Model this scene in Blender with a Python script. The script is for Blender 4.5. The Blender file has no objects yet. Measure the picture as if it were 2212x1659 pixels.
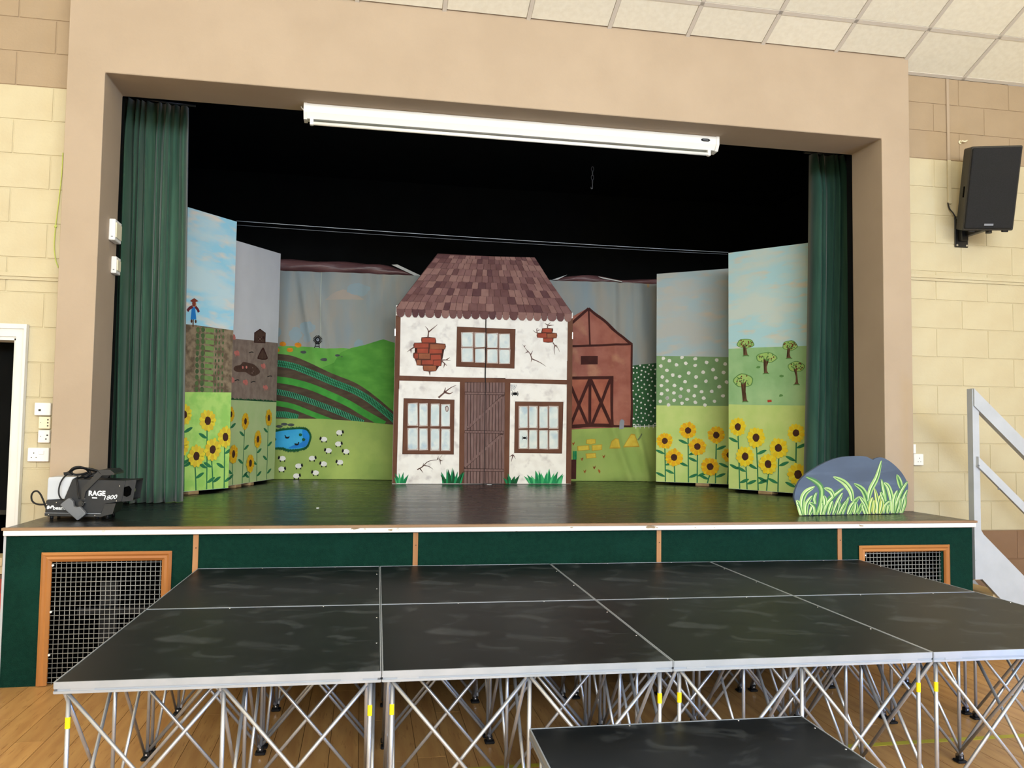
import bpy, bmesh, math, random
from mathutils import Vector, Matrix
random.seed(7)
SC = bpy.context.scene
COL = SC.collection

# ------------------------------------------------------------------ camera, light, exposure
IMG_W, IMG_H, FPX = 2212.0, 1659.0, 1760.0
CAM = Vector((-0.1111, -4.7944, 1.4212))
RIGHT = Vector((0.98374097, -0.17907209, 0.01367086))
UP = Vector((-0.02322377, -0.05135949, 0.99841017))
FWD = Vector((0.17808527, 0.98249447, 0.05468316))
cd = bpy.data.cameras.new('camera'); cam = bpy.data.objects.new('camera', cd); COL.objects.link(cam)
cd.sensor_fit = 'HORIZONTAL'; cd.sensor_width = 36.0; cd.lens = 36.0 * FPX / IMG_W; cd.clip_end = 60; cd.clip_start = .05
cam.matrix_world = Matrix(((RIGHT.x, UP.x, -FWD.x, CAM.x), (RIGHT.y, UP.y, -FWD.y, CAM.y), (RIGHT.z, UP.z, -FWD.z, CAM.z), (0, 0, 0, 1)))
SC.camera = cam

W = bpy.data.worlds.new('world'); SC.world = W; W.use_nodes = True
W.node_tree.nodes['Background'].inputs[0].default_value = (.75, .85, 1, 1)
W.node_tree.nodes['Background'].inputs[1].default_value = 0.3

def area(name, loc, target, sx, sy, power, col):
    l = bpy.data.lights.new(name, 'AREA'); l.shape = 'RECTANGLE'; l.size = sx; l.size_y = sy; l.energy = power; l.color = col
    o = bpy.data.objects.new(name, l); COL.objects.link(o); o.location = loc
    o.rotation_euler = (Vector(target) - Vector(loc)).to_track_quat('-Z', 'Y').to_euler()
    return o
def ceil_h(y): return min(4.263 - .412 * (y - .633), 5.9) - .25
# long hall behind the camera: tall windows in the far end wall, side windows, a glazed door low on the right, warm ceiling tubes
area('daylight_window_rear', (0.2, -12.0, 4.2), (0.6, 3.2, 1.9), 8.0, 1.6, 720, (.83, .92, 1.0))
area('daylight_window_right', (5.25, -7.2, 2.6), (-1.2, -4.6, 2.3), 5.4, 1.9, 265, (.82, .92, 1.0))
area('daylight_glazed_door', (5.26, -3.9, .6), (0.4, -2.3, .4), 1.5, 1.1, 95, (.07, .36, 1.0))
for i, (lx, ly) in enumerate(((-0.8, -3.4), (2.6, -3.4))):
    area('ceiling_tube_lamp', (lx, ly, ceil_h(ly)), (lx, ly + .2, 0), 1.5, .25, 8, (1.0, .88, .66))
SC.view_settings.view_transform = 'Standard'; SC.view_settings.look = 'None'
SC.view_settings.gamma = 1.0; SC.view_settings.use_curve_mapping = False
SC.view_settings.exposure = 0.66

# ------------------------------------------------------------------ helpers
def ray(u, v):
    return RIGHT * ((u - IMG_W / 2) / FPX) + UP * ((IMG_H / 2 - v) / FPX) + FWD
def on_y(u, v, y):
    d = ray(u, v); return CAM + d * ((y - CAM.y) / d.y)
def on_x(u, v, x):
    d = ray(u, v); return CAM + d * ((x - CAM.x) / d.x)

def lin(c):
    return tuple(((x / 255) / 12.92 if x / 255 <= .04045 else ((x / 255 + .055) / 1.055) ** 2.4) for x in c)

MATS = {}
def mat(name, c1, c2=None, scale=6.0, rough=.7, stretch=(1, 1, 1), spec=.3, metal=0.0, bump=0.0, bscale=None, lo=.35, hi=.65, detail=4.0,
        coat=0.0, rand=0.0, dist3=0.0, sheen=0.0, rough2=None, c3=None, scale3=20, lo3=.6, hi3=.7):
    m = bpy.data.materials.new(name); m.use_nodes = True; nt = m.node_tree; N = nt.nodes; L = nt.links
    b = N['Principled BSDF']
    b.inputs['Roughness'].default_value = rough; b.inputs['Specular IOR Level'].default_value = spec
    b.inputs['Metallic'].default_value = metal; b.inputs['Coat Weight'].default_value = coat
    if sheen:
        b.inputs['Sheen Weight'].default_value = sheen; b.inputs['Sheen Roughness'].default_value = .4
    a = lin(c1); b.inputs['Base Color'].default_value = (*a, 1)
    tc = N.new('ShaderNodeTexCoord'); mp = N.new('ShaderNodeMapping'); mp.inputs['Scale'].default_value = stretch
    L.new(tc.outputs['Object'], mp.inputs['Vector'])
    last = None
    if c2 is not None:
        n = N.new('ShaderNodeTexNoise'); n.inputs['Scale'].default_value = scale; n.inputs['Detail'].default_value = detail
        L.new(mp.outputs[0], n.inputs['Vector'])
        mr = N.new('ShaderNodeMapRange'); mr.inputs[1].default_value = lo; mr.inputs[2].default_value = hi; mr.clamp = True
        L.new(n.outputs['Fac'], mr.inputs[0])
        mx = N.new('ShaderNodeMix'); mx.data_type = 'RGBA'
        mx.inputs[6].default_value = (*a, 1); mx.inputs[7].default_value = (*lin(c2), 1)
        L.new(mr.outputs[0], mx.inputs[0]); last = mx.outputs[2]
        if rough2 is not None:
            rr = N.new('ShaderNodeMapRange'); rr.inputs[3].default_value = rough; rr.inputs[4].default_value = rough2
            L.new(mr.outputs[0], rr.inputs[0]); L.new(rr.outputs[0], b.inputs['Roughness'])
    if c3 is not None:
        n3 = N.new('ShaderNodeTexNoise'); n3.inputs['Scale'].default_value = scale3; n3.inputs['Detail'].default_value = 5; n3.inputs['Distortion'].default_value = dist3
        L.new(mp.outputs[0], n3.inputs['Vector'])
        m3 = N.new('ShaderNodeMapRange'); m3.inputs[1].default_value = lo3; m3.inputs[2].default_value = hi3; m3.clamp = True
        L.new(n3.outputs['Fac'], m3.inputs[0])
        x3 = N.new('ShaderNodeMix'); x3.data_type = 'RGBA'
        if last is not None: L.new(last, x3.inputs[6])
        else: x3.inputs[6].default_value = (*a, 1)
        x3.inputs[7].default_value = (*lin(c3), 1)
        L.new(m3.outputs[0], x3.inputs[0]); last = x3.outputs[2]
    if rand:
        oi = N.new('ShaderNodeObjectInfo'); hv = N.new('ShaderNodeHueSaturation')
        r2 = N.new('ShaderNodeMapRange'); r2.inputs[3].default_value = 1 - rand; r2.inputs[4].default_value = 1 + rand
        L.new(oi.outputs['Random'], r2.inputs[0]); L.new(r2.outputs[0], hv.inputs['Value'])
        if last is not None: L.new(last, hv.inputs['Color'])
        else: hv.inputs['Color'].default_value = (*a, 1)
        last = hv.outputs[0]
    if last is not None: L.new(last, b.inputs['Base Color'])
    if bump:
        nb = N.new('ShaderNodeTexNoise'); nb.inputs['Scale'].default_value = bscale or scale; nb.inputs['Detail'].default_value = 3
        L.new(mp.outputs[0], nb.inputs['Vector'])
        bp = N.new('ShaderNodeBump'); bp.inputs['Strength'].default_value = bump; bp.inputs['Distance'].default_value = .01
        L.new(nb.outputs['Fac'], bp.inputs['Height']); L.new(bp.outputs[0], b.inputs['Normal'])
    MATS[name] = m
    return m

class MB:
    """collects boxes, tubes and prisms into one mesh"""
    def __init__(s): s.v = []; s.f = []; s.m = []; s.sm = []
    def add(s, vs, fs, mi=0, smooth=False):
        o = len(s.v); s.v += [tuple(x) for x in vs]
        for f in fs: s.f.append(tuple(i + o for i in f)); s.m.append(mi); s.sm.append(smooth)
        return s
    def box(s, x0, x1, y0, y1, z0, z1, mi=0, M=None, ch=0.0):
        if ch:
            b = bmesh.new(); bmesh.ops.create_cube(b, size=1)
            bmesh.ops.scale(b, vec=(x1 - x0, y1 - y0, z1 - z0), verts=b.verts)
            bmesh.ops.translate(b, vec=((x0 + x1) / 2, (y0 + y1) / 2, (z0 + z1) / 2), verts=b.verts)
            bmesh.ops.bevel(b, geom=b.edges[:], offset=ch, segments=1, affect='EDGES')
            b.verts.ensure_lookup_table(); b.verts.index_update()
            vs = [v.co.copy() for v in b.verts]; fs = [[v.index for v in f.verts] for f in b.faces]; b.free()
        else:
            vs = [Vector(p) for p in ((x0, y0, z0), (x1, y0, z0), (x1, y1, z0), (x0, y1, z0), (x0, y0, z1), (x1, y0, z1), (x1, y1, z1), (x0, y1, z1))]
            fs = [(0, 3, 2, 1), (4, 5, 6, 7), (0, 1, 5, 4), (1, 2, 6, 5), (2, 3, 7, 6), (3, 0, 4, 7)]
        if M is not None: vs = [M @ v for v in vs]
        return s.add(vs, fs, mi)
    def tube(s, pts, r, n=8, mi=0, cap=True, flat=1.0):
        pts = [Vector(p) for p in pts]; vs = []; fs = []
        rr = r if isinstance(r, (list, tuple)) else [r] * len(pts)
        ref = None
        for i, p in enumerate(pts):
            t = (pts[min(i + 1, len(pts) - 1)] - pts[max(i - 1, 0)]).normalized()
            if ref is None:
                ref = Vector((0, 0, 1)) if abs(t.z) < .9 else Vector((1, 0, 0))
            u = t.cross(ref).normalized(); w = u.cross(t); ref = w
            for k in range(n):
                a = 2 * math.pi * k / n
                vs.append(p + u * (math.cos(a) * rr[i]) + w * (math.sin(a) * rr[i] * flat))
        for i in range(len(pts) - 1):
            for k in range(n):
                fs.append((i * n + k, i * n + (k + 1) % n, (i + 1) * n + (k + 1) % n, (i + 1) * n + k))
        s.add(vs, fs, mi, True)
        if cap:
            o = len(s.v) - len(vs)
            s.f.append(tuple(o + k for k in reversed(range(n)))); s.m.append(mi); s.sm.append(False)
            s.f.append(tuple(o + (len(pts) - 1) * n + k for k in range(n))); s.m.append(mi); s.sm.append(False)
        return s
    def prism(s, poly, fn, d0, d1, mi=0):
        """poly of 2D points; fn(a, b, d) -> 3D"""
        n = len(poly)
        ar = sum(poly[i][0] * poly[(i + 1) % n][1] - poly[(i + 1) % n][0] * poly[i][1] for i in range(n))
        if ar < 0: poly = poly[::-1]
        vs = [fn(a, b, d0) for a, b in poly] + [fn(a, b, d1) for a, b in poly]
        fs = [tuple(range(n)), tuple(reversed(range(n, 2 * n)))] + [(i, i + n, (i + 1) % n + n, (i + 1) % n) for i in range(n)]
        return s.add(vs, fs, mi)
    def mesh(s, name, mats):
        me = bpy.data.meshes.new(name); me.from_pydata(s.v, [], s.f)
        for m in mats: me.materials.append(m)
        me.polygons.foreach_set('material_index', s.m); me.polygons.foreach_set('use_smooth', s.sm)
        b = bmesh.new(); b.from_mesh(me); bmesh.ops.recalc_face_normals(b, faces=b.faces); b.to_mesh(me); b.free()
        me.update(); return me
    def build(s, name, mats, parent=None, loc=None):
        if not isinstance(mats, (list, tuple)): mats = [mats]
        return link(name, s.mesh(name, mats), parent, loc)

def link(name, me, parent=None, loc=None):
    o = bpy.data.objects.new(name, me); COL.objects.link(o)
    if parent is not None: o.parent = parent
    if loc is not None: o.location = loc
    return o
def tag(o, label=None, cat=None, group=None, kind=None):
    if label: o['label'] = label
    if cat: o['category'] = cat
    if group: o['group'] = group
    if kind: o['kind'] = kind
    return o
def empty(name, loc=(0, 0, 0), rz=0.0):
    o = bpy.data.objects.new(name, None); COL.objects.link(o); o.location = loc; o.rotation_euler = (0, 0, rz); o.empty_display_size = .1
    return o
def copy_tree(o, parent=None):
    kids = [c for c in bpy.data.objects if c.parent == o]
    c = o.copy(); COL.objects.link(c); c.parent = parent
    for k in kids: copy_tree(k, c)
    return c

def catmull(pts, n=5, closed=False):
    out = []; m = len(pts)
    for i in range(m if closed else m - 1):
        if closed: p = [pts[(i + k) % m] for k in (-1, 0, 1, 2)]
        else: p = [pts[max(i - 1, 0)], pts[i], pts[i + 1], pts[min(i + 2, m - 1)]]
        for j in range(n):
            t = j / n
            out.append(tuple(.5 * ((2 * p[1][k]) + (-p[0][k] + p[2][k]) * t + (2 * p[0][k] - 5 * p[1][k] + 4 * p[2][k] - p[3][k]) * t * t + (-p[0][k] + 3 * p[1][k] - 3 * p[2][k] + p[3][k]) * t ** 3) for k in range(len(p[1]))))
    if not closed: out.append(pts[-1])
    return out

class Panel:
    """an upright flat from A to B (plan), base zb; local x along it, local y away from the audience"""
    def __init__(s, name, A, B, zb, height, hb=None):
        s.A = Vector((A[0], A[1], 0)); B = Vector((B[0], B[1], 0)); s.d = (B - s.A).normalized(); s.len = (B - s.A).length
        s.n = Vector((s.d.y, -s.d.x, 0)); s.zb = zb; s.h = height; s.disp = None; s.clip = True
        s.root = empty(name, (A[0], A[1], zb), math.atan2(s.d.y, s.d.x))
    def L(s, u, v):
        d = ray(u, v); t = (s.A - CAM).dot(s.n) / d.dot(s.n); P = CAM + d * t
        return ((P - s.A).dot(s.d), P.z - s.zb)

LAYER = .0007
class Art:
    """flat paint on a panel: polygons by layer"""
    def __init__(s, P, name, parent=None): s.P = P; s.name = name; s.parent = parent or P.root; s.polys = []; s.mats = []
    def mi(s, m):
        m = MATS[m] if isinstance(m, str) else m
        if m not in s.mats: s.mats.append(m)
        return s.mats.index(m)
    def poly(s, pts, m, layer, px=True, smooth=0):
        p = [s.P.L(*q) for q in pts] if px else list(pts)
        if smooth: p = catmull(p, smooth, True)
        s.polys.append((p, s.mi(m), layer)); return s
    def ell(s, c, ra, rb, m, layer, px=True, n=14, rot=0.0, jit=0.0):
        c = s.P.L(*c) if px else c
        pts = []
        for k in range(n):
            a = 2 * math.pi * k / n; j = 1 + random.uniform(-jit, jit)
            x, y = math.cos(a) * ra * j, math.sin(a) * rb * j
            pts.append((c[0] + x * math.cos(rot) - y * math.sin(rot), c[1] + x * math.sin(rot) + y * math.cos(rot)))
        s.polys.append((pts, s.mi(m), layer)); return s
    def stroke(s, pts, w, m, layer, px=True, smooth=4, taper=False):
        p = [s.P.L(*q) for q in pts] if px else list(pts)
        if smooth and len(p) > 2: p = catmull(p, smooth)
        l = []; r = []
        for i, q in enumerate(p):
            a = p[max(i - 1, 0)]; b = p[min(i + 1, len(p) - 1)]
            dx, dy = b[0] - a[0], b[1] - a[1]; k = math.hypot(dx, dy) or 1
            t = i / (len(p) - 1)
            ww = w if not taper else (w * (1 - .85 * t) if taper == 1 else w * (math.sin(math.pi * min(.98, .12 + t * .86)) ** .7))
            nx, ny = -dy / k * ww / 2, dx / k * ww / 2
            l.append((q[0] + nx, q[1] + ny)); r.append((q[0] - nx, q[1] - ny))
        for i in range(len(p) - 1):
            s.polys.append(([l[i], l[i + 1], r[i + 1], r[i]], s.mi(m), layer))
        return s
    def build(s):
        P = s.P; bm = bmesh.new()
        for pts, mi, ly in s.polys:
            clean = []
            for q in pts:
                if not clean or (abs(q[0] - clean[-1][0]) + abs(q[1] - clean[-1][1])) > 1e-5: clean.append(q)
            if len(clean) < 3: continue
            vs = [bm.verts.new((q[0], -(LAYER if not P.disp else .0017) * ly, q[1])) for q in clean]
            f = bm.faces.new(vs); f.material_index = mi
        if len(bm.faces) == 0: bm.free(); return None
        bmesh.ops.triangulate(bm, faces=[f for f in bm.faces if len(f.verts) > 4])
        xs = [v.co.x for v in bm.verts]; zs = [v.co.z for v in bm.verts]
        def cut(co, no, outer):
            bmesh.ops.bisect_plane(bm, geom=bm.verts[:] + bm.edges[:] + bm.faces[:], plane_co=co, plane_no=no, clear_outer=outer)
        if P.clip:
            if min(xs) < .001: cut((.001, 0, 0), (-1, 0, 0), True)
            if max(xs) > P.len - .001: cut((P.len - .001, 0, 0), (1, 0, 0), True)
            if min(zs) < .002: cut((0, 0, .002), (0, 0, -1), True)
            if max(zs) > P.h - .002: cut((0, 0, P.h - .002), (0, 0, 1), True)
        if P.disp:
            xs = [v.co.x for v in bm.verts]; zs = [v.co.z for v in bm.verts]
            k = math.floor(min(xs) / .02)
            while k * .02 < max(xs):
                if k * .02 > min(xs): cut((k * .02, 0, 0), (1, 0, 0), False)
                k += 1
            k = math.floor(min(zs) / .06)
            while k * .06 < max(zs):
                if k * .06 > min(zs): cut((0, 0, k * .06), (0, 0, 1), False)
                k += 1
            for v in bm.verts: v.co.y -= P.disp(v.co.x, v.co.z)
        for f in bm.faces:
            f.normal_update()
            if f.normal.y > 0: f.normal_flip()
        if P.disp:
            for f in bm.faces: f.smooth = True
        me = bpy.data.meshes.new(s.name); bm.to_mesh(me); bm.free()
        for m in s.mats: me.materials.append(m)
        return link(s.name, me, s.parent)

# crop coordinate systems used when measuring the artwork
def crop(ox, oy, k): return lambda *pts: [(ox + x / k, oy + y / k) for x, y in pts]
c5 = crop(380, 420, 4.148); c6 = crop(380, 760, 4.148); c7 = crop(840, 520, 5.183); c8 = crop(840, 780, 5.183)
r1 = crop(1180, 560, 3.687); r2 = crop(1180, 820, 3.687); b1 = crop(1230, 650, 8.295); b2 = crop(1230, 850, 8.295)
p7 = crop(590, 860, 8.193); rk = crop(1700, 960, 7.373); sm = crop(40, 980, 6.144); z2 = crop(0, 400, 3.95); z3 = crop(0, 800, 3.95)

# ------------------------------------------------------------------ materials
mat('cream', (200, 189, 158), (194, 180, 148), 3, .75, bump=.15, bscale=60, rand=.012)
mat('tan', (166, 145, 119), (160, 139, 113), 3, .75, bump=.15, bscale=60, rand=.012)
mat('dado', (138, 108, 84), (132, 102, 78), 3, .7, bump=.15, bscale=60, rand=.012)
mat('plaster', (175, 156, 135), (170, 151, 130), 2.5, .8, bump=.06, bscale=40)
mat('tile', (236, 231, 216), (230, 224, 208), 30, .9, bump=.06, bscale=120, rand=.03)
mat('grid', (206, 198, 188), rough=.5)
mat('hallwall', (236, 222, 190), (230, 214, 180), 2, .85)
mat('black', (11, 12, 12), (15, 16, 16), 4, .9, spec=.1)
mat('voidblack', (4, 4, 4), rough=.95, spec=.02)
mat('whitepaint', (180, 184, 190), (173, 177, 183), 8, .45, spec=.4)
mat('doorwhite', (226, 224, 218), (220, 218, 212), 6, .45)
mat('whiteworn', (240, 238, 232), (232, 228, 220), 10, .5, c3=(150, 128, 100), scale3=26, lo3=.66, hi3=.70, stretch=(.4, 1, 1))
mat('nosing', (158, 128, 98), (138, 106, 78), 12, .45, stretch=(.2, 1, 1))
mat('carpet', (11, 45, 37), (15, 52, 42), 45, .95, spec=.1, bump=.6, bscale=260, c3=(19, 60, 50), scale3=3, lo3=.55, hi3=.85)
mat('pine', (176, 118, 64), (150, 92, 46), 7, .4, stretch=(1, 1, .12), spec=.4)
mat('pinex', (176, 118, 64), (150, 92, 46), 7, .4, stretch=(.12, 1, 1), spec=.4)
mat('batten', (178, 130, 88), (156, 108, 68), 8, .55, stretch=(1, 1, .1))
mat('wire', (150, 151, 150), rough=.45, metal=.3)
mat('stagefloor', (20, 20, 19), (26, 26, 24), 5, .25, stretch=(.35, 1.6, 1), spec=.34, bump=.016, bscale=10, rough2=.3, c3=(64, 64, 60), scale3=7, lo3=.62, hi3=.85)
mat('parquet', (198, 152, 94), (180, 132, 80), 4, .35, stretch=(6, .6, 1), spec=.4, rand=.10, c3=(158, 110, 62), scale3=14, lo3=.6, hi3=.7)
mat('bounceboards', (206, 186, 158), (196, 174, 144), 4, .5, stretch=(6, .6, 1))  # unseen outer floor only, paled so its bounce light is less orange
mat('gap', (104, 72, 42), rough=.8)
mat('courtline', (190, 180, 60), rough=.5)
mat('velvet', (52, 82, 68), (66, 98, 80), 5, .85, stretch=(4, 4, .4), spec=.1, sheen=.35, c3=(72, 98, 80), scale3=3, lo3=.5, hi3=.8)
mat('velvetdark', (42, 74, 66), (54, 88, 78), 5, .85, stretch=(4, 4, .4), spec=.1, sheen=.3, c3=(60, 88, 74), scale3=3, lo3=.5, hi3=.8)
mat('alu', (172, 178, 188), (163, 170, 180), 10, .36, metal=.45, spec=.5)
mat('alutube', (184, 187, 194), (172, 175, 183), 6, .3, metal=.6, spec=.5)
mat('alushade', (150, 157, 168), rough=.5, metal=.2)  # rail slot: darker grey puts the shade of the recess into the colour
mat('aludark', (118, 122, 130), rough=.45, metal=.4)
mat('deckboard', (15, 18, 21), (20, 23, 27), 3, .42, spec=.20, c3=(80, 85, 90), scale3=5.5, lo3=.54, hi3=.90, dist3=.9, stretch=(1, 1.15, 1), rand=.12)
mat('rubber', (20, 20, 22), rough=.55)
mat('tape', (240, 216, 24), rough=.5)
mat('steel', (220, 220, 222), rough=.25, metal=.9)
mat('plastic_white', (238, 236, 232), rough=.4, spec=.4)
mat('plastic_cream', (236, 226, 196), rough=.45)
mat('socket_hole', (30, 28, 26), rough=.7)
mat('spk', (52, 50, 47), (58, 56, 52), 60, .6, spec=.3, bump=.3, bscale=300)
mat('grille_black', (18, 19, 22), (26, 27, 30), 160, .65, bump=.4, bscale=400)
mat('blackmetal', (24, 25, 27), rough=.38, spec=.5)
mat('machine', (31, 32, 34), (36, 37, 40), 30, .5, spec=.35)
mat('tank', (200, 204, 211), (190, 195, 204), 6, .4, spec=.4)
mat('remotegrey', (112, 114, 118), rough=.45)
mat('print_white', (240, 242, 246), rough=.5)
mat('lampbody', (242, 242, 238), rough=.35, spec=.4)
mat('lamptube', (248, 248, 244), rough=.2)
mat('woodblock', (178, 150, 112), (160, 130, 94), 10, .7)
mat('rawedge', (196, 182, 156), rough=.8)
mat('rollcloth', (112, 78, 78), (86, 58, 60), 3, .35, stretch=(1, 4, 6), spec=.35, bump=.4, bscale=8)
mat('lining', (200, 200, 196), rough=.6)
mat('red', (196, 62, 52), rough=.5)
mat('beige', (214, 190, 150), (206, 182, 140), 4, .6)
# paint
mat('sky_bright', (158, 214, 236), (226, 218, 208), 3.2, .85, stretch=(1.3, 1, 4.2), lo=.46, hi=.66, detail=2, c3=(196, 222, 230), scale3=1.2, lo3=.45, hi3=.6)
mat('sky_grey', (236, 236, 242), (226, 226, 232), 2, .85)
mat('sky_cloth', (148, 154, 152), (162, 154, 142), 2.2, .9, stretch=(2.6, 1, .7), lo=.42, hi=.75, c3=(138, 152, 158), scale3=1.6, lo3=.5, hi3=.72)
mat('sky_dim', (174, 194, 200), (204, 192, 176), 3.2, .85, stretch=(1.3, 1, 3.8), lo=.5, hi=.72, detail=2, c3=(188, 190, 186), scale3=1.4, lo3=.42, hi3=.6)
mat('sky_right', (184, 224, 232), (218, 216, 202), 3.6, .85, stretch=(1.3, 1, 4.2), lo=.52, hi=.70, detail=2, c3=(210, 224, 218), scale3=1.2, lo3=.45, hi3=.6)
mat('sky_warm', (172, 158, 144), (162, 156, 150), 5, .9)
mat('seam', (176, 182, 170), rough=.9)
mat('sky_teal', (138, 160, 168), (146, 158, 162), 4, .9)
mat('peach', (226, 206, 182), (214, 204, 190), 6, .9)
mat('turq', (122, 184, 200), (140, 190, 200), 6, .9)
mat('field_tan', (150, 132, 108), (104, 88, 70), 16, .9, lo=.4, hi=.6)
mat('mud_tan', (158, 138, 126), (136, 116, 106), 14, .9)
mat('mud', (78, 54, 46), (96, 68, 58), 20, .8)
mat('grass_bright', (186, 228, 122), (162, 216, 108), 9, .9, lo=.42, hi=.6)
mat('grass_pale', (186, 212, 146), (198, 216, 158), 5, .9)
mat('grass_cloth', (158, 178, 98), (144, 168, 88), 3, .9, c3=(174, 194, 104), scale3=2, lo3=.5, hi3=.7)
mat('grass_right', (206, 222, 138), (192, 216, 126), 5, .9)
mat('hill_bright', (118, 178, 82), (94, 160, 66), 4, .9)
mat('hill_deep', (98, 164, 68), (76, 142, 54), 4, .9, stretch=(1, 1, 2))
mat('hill_olive', (136, 168, 118), (120, 156, 106), 5, .9)
mat('hill_orch', (160, 200, 144), (144, 188, 130), 5, .9, c3=(172, 208, 152), scale3=3, lo3=.5, hi3=.7)
mat('hill_dark', (58, 102, 62), (48, 88, 56), 8, .9)
mat('soil', (88, 74, 58), (72, 58, 45), 12, .9, stretch=(.6, 1, 2))
mat('crop_green', (72, 158, 62), (56, 134, 52), 8, .9)
mat('crop_teal', (58, 140, 100), (70, 156, 116), 12, .9)
mat('darkgreen', (26, 92, 52), (18, 72, 42), 14, .85)
mat('bushgreen', (66, 90, 58), (88, 112, 66), 16, .9)
mat('bushlight', (110, 144, 78), (128, 150, 92), 16, .9)
mat('stemgreen', (52, 132, 84), (44, 114, 74), 12, .85)
mat('petal_y', (244, 214, 40), (236, 198, 36), 22, .85)
mat('petal_o', (232, 166, 30), (238, 186, 34), 22, .85)
mat('petal_soft', (244, 226, 66), (236, 212, 58), 16, .9)
mat('petal_soft2', (228, 190, 52), (232, 204, 66), 16, .9)
mat('centre', (78, 46, 36), (66, 38, 30), 30, .85)
mat('paint_black', (18, 18, 20), rough=.8)
mat('paint_white', (240, 238, 230), (226, 224, 218), 14, .85)
mat('paint_pink', (224, 138, 128), (206, 116, 108), 14, .85)
mat('paint_blue', (28, 134, 214), (36, 120, 196), 10, .8)
mat('pond', (66, 176, 220), (38, 150, 208), 4, .7)
mat('maroon', (104, 36, 44), rough=.8)
mat('hat', (128, 60, 46), rough=.8)
mat('brownline', (84, 52, 38), (72, 44, 32), 12, .85)
mat('skin', (206, 166, 132), rough=.85)
mat('orange', (220, 144, 36), (200, 120, 28), 20, .85)
mat('rockgrey', (78, 84, 82), (66, 70, 70), 20, .85)
mat('barn_red', (172, 110, 94), (154, 92, 78), 7, .9, c3=(184, 130, 104), scale3=5, lo3=.55, hi3=.7)
mat('barn_door', (180, 108, 84), (158, 88, 70), 7, .9)
mat('barn_dark', (74, 34, 28), (62, 28, 24), 10, .85)
mat('hay', (214, 190, 74), (204, 172, 58), 14, .9)
mat('haydark', (186, 152, 52), rough=.9)
mat('hen', (164, 88, 34), (120, 60, 26), 20, .85)
mat('greypaint', (160, 164, 174), (140, 144, 152), 6, .8)
mat('canopy', (160, 198, 108), (176, 206, 122), 12, .9)
mat('canopy_edge', (104, 150, 84), (88, 136, 74), 12, .9)
mat('trunk', (122, 92, 68), (106, 78, 56), 12, .9)
mat('apple', (118, 56, 40), rough=.9)
mat('redpaint', (180, 70, 48), rough=.85)
mat('housewhite', (250, 246, 240), (236, 230, 224), 7, .8, lo=.45, hi=.7, c3=(206, 198, 196), scale3=9, lo3=.56, hi3=.76)
mat('timber', (112, 74, 56), (98, 62, 46), 8, .8, stretch=(1, 1, .5))
mat('timberdark', (72, 44, 34), rough=.85)
mat('roofbase', (82, 50, 48), rough=.8)
for i, c in enumerate(((134, 97, 94), (110, 75, 74), (150, 113, 106), (99, 66, 68), (122, 87, 84))):
    mat('rooftile%d' % i, c, tuple(x - 10 for x in c), 14, .8)
mat('plankpaint', (132, 106, 102), (112, 86, 82), 10, .85, stretch=(6, 1, .6))
mat('plankline', (66, 46, 42), rough=.85)
mat('pane', (206, 220, 222), (232, 236, 232), 9, .6, c3=(178, 200, 214), scale3=7, lo3=.55, hi3=.7)
mat('panelead', (198, 184, 178), rough=.8)
mat('mortar', (92, 52, 42), rough=.9)
mat('brickred', (172, 80, 60), (150, 70, 54), 9, .85)
mat('brickor', (164, 102, 72), (142, 84, 60), 9, .85)
mat('crack', (112, 84, 78), rough=.9)
mat('tuft', (36, 148, 92), (24, 120, 72), 10, .85)
mat('tuftl', (92, 196, 130), (60, 170, 104), 12, .85)
mat('boulder', (86, 100, 122), (78, 89, 108), 3, .7, stretch=(.5, 1, 3), c3=(102, 116, 138), scale3=4, lo3=.56, hi3=.75)
mat('boulderbrown', (104, 96, 86), rough=.8)
mat('blade', (176, 206, 132), (152, 190, 116), 8, .75)
mat('bladed', (84, 136, 82), (70, 118, 74), 8, .75)
mat('bladel', (222, 232, 186), rough=.75)
mat('bladey', (200, 206, 108), (180, 196, 98), 8, .75)
M = MATS

# ------------------------------------------------------------------ hall shell
YW, YP, YS = .757, .633, .06          # block wall, proscenium face, stage front
XL, XR = -1.994, 3.905                # stage and proscenium outer edges
ZS, ZO = .85, 3.638                   # stage level, opening head
def ceil_z(y): return 4.263 - .412 * (y - .633)

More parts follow.
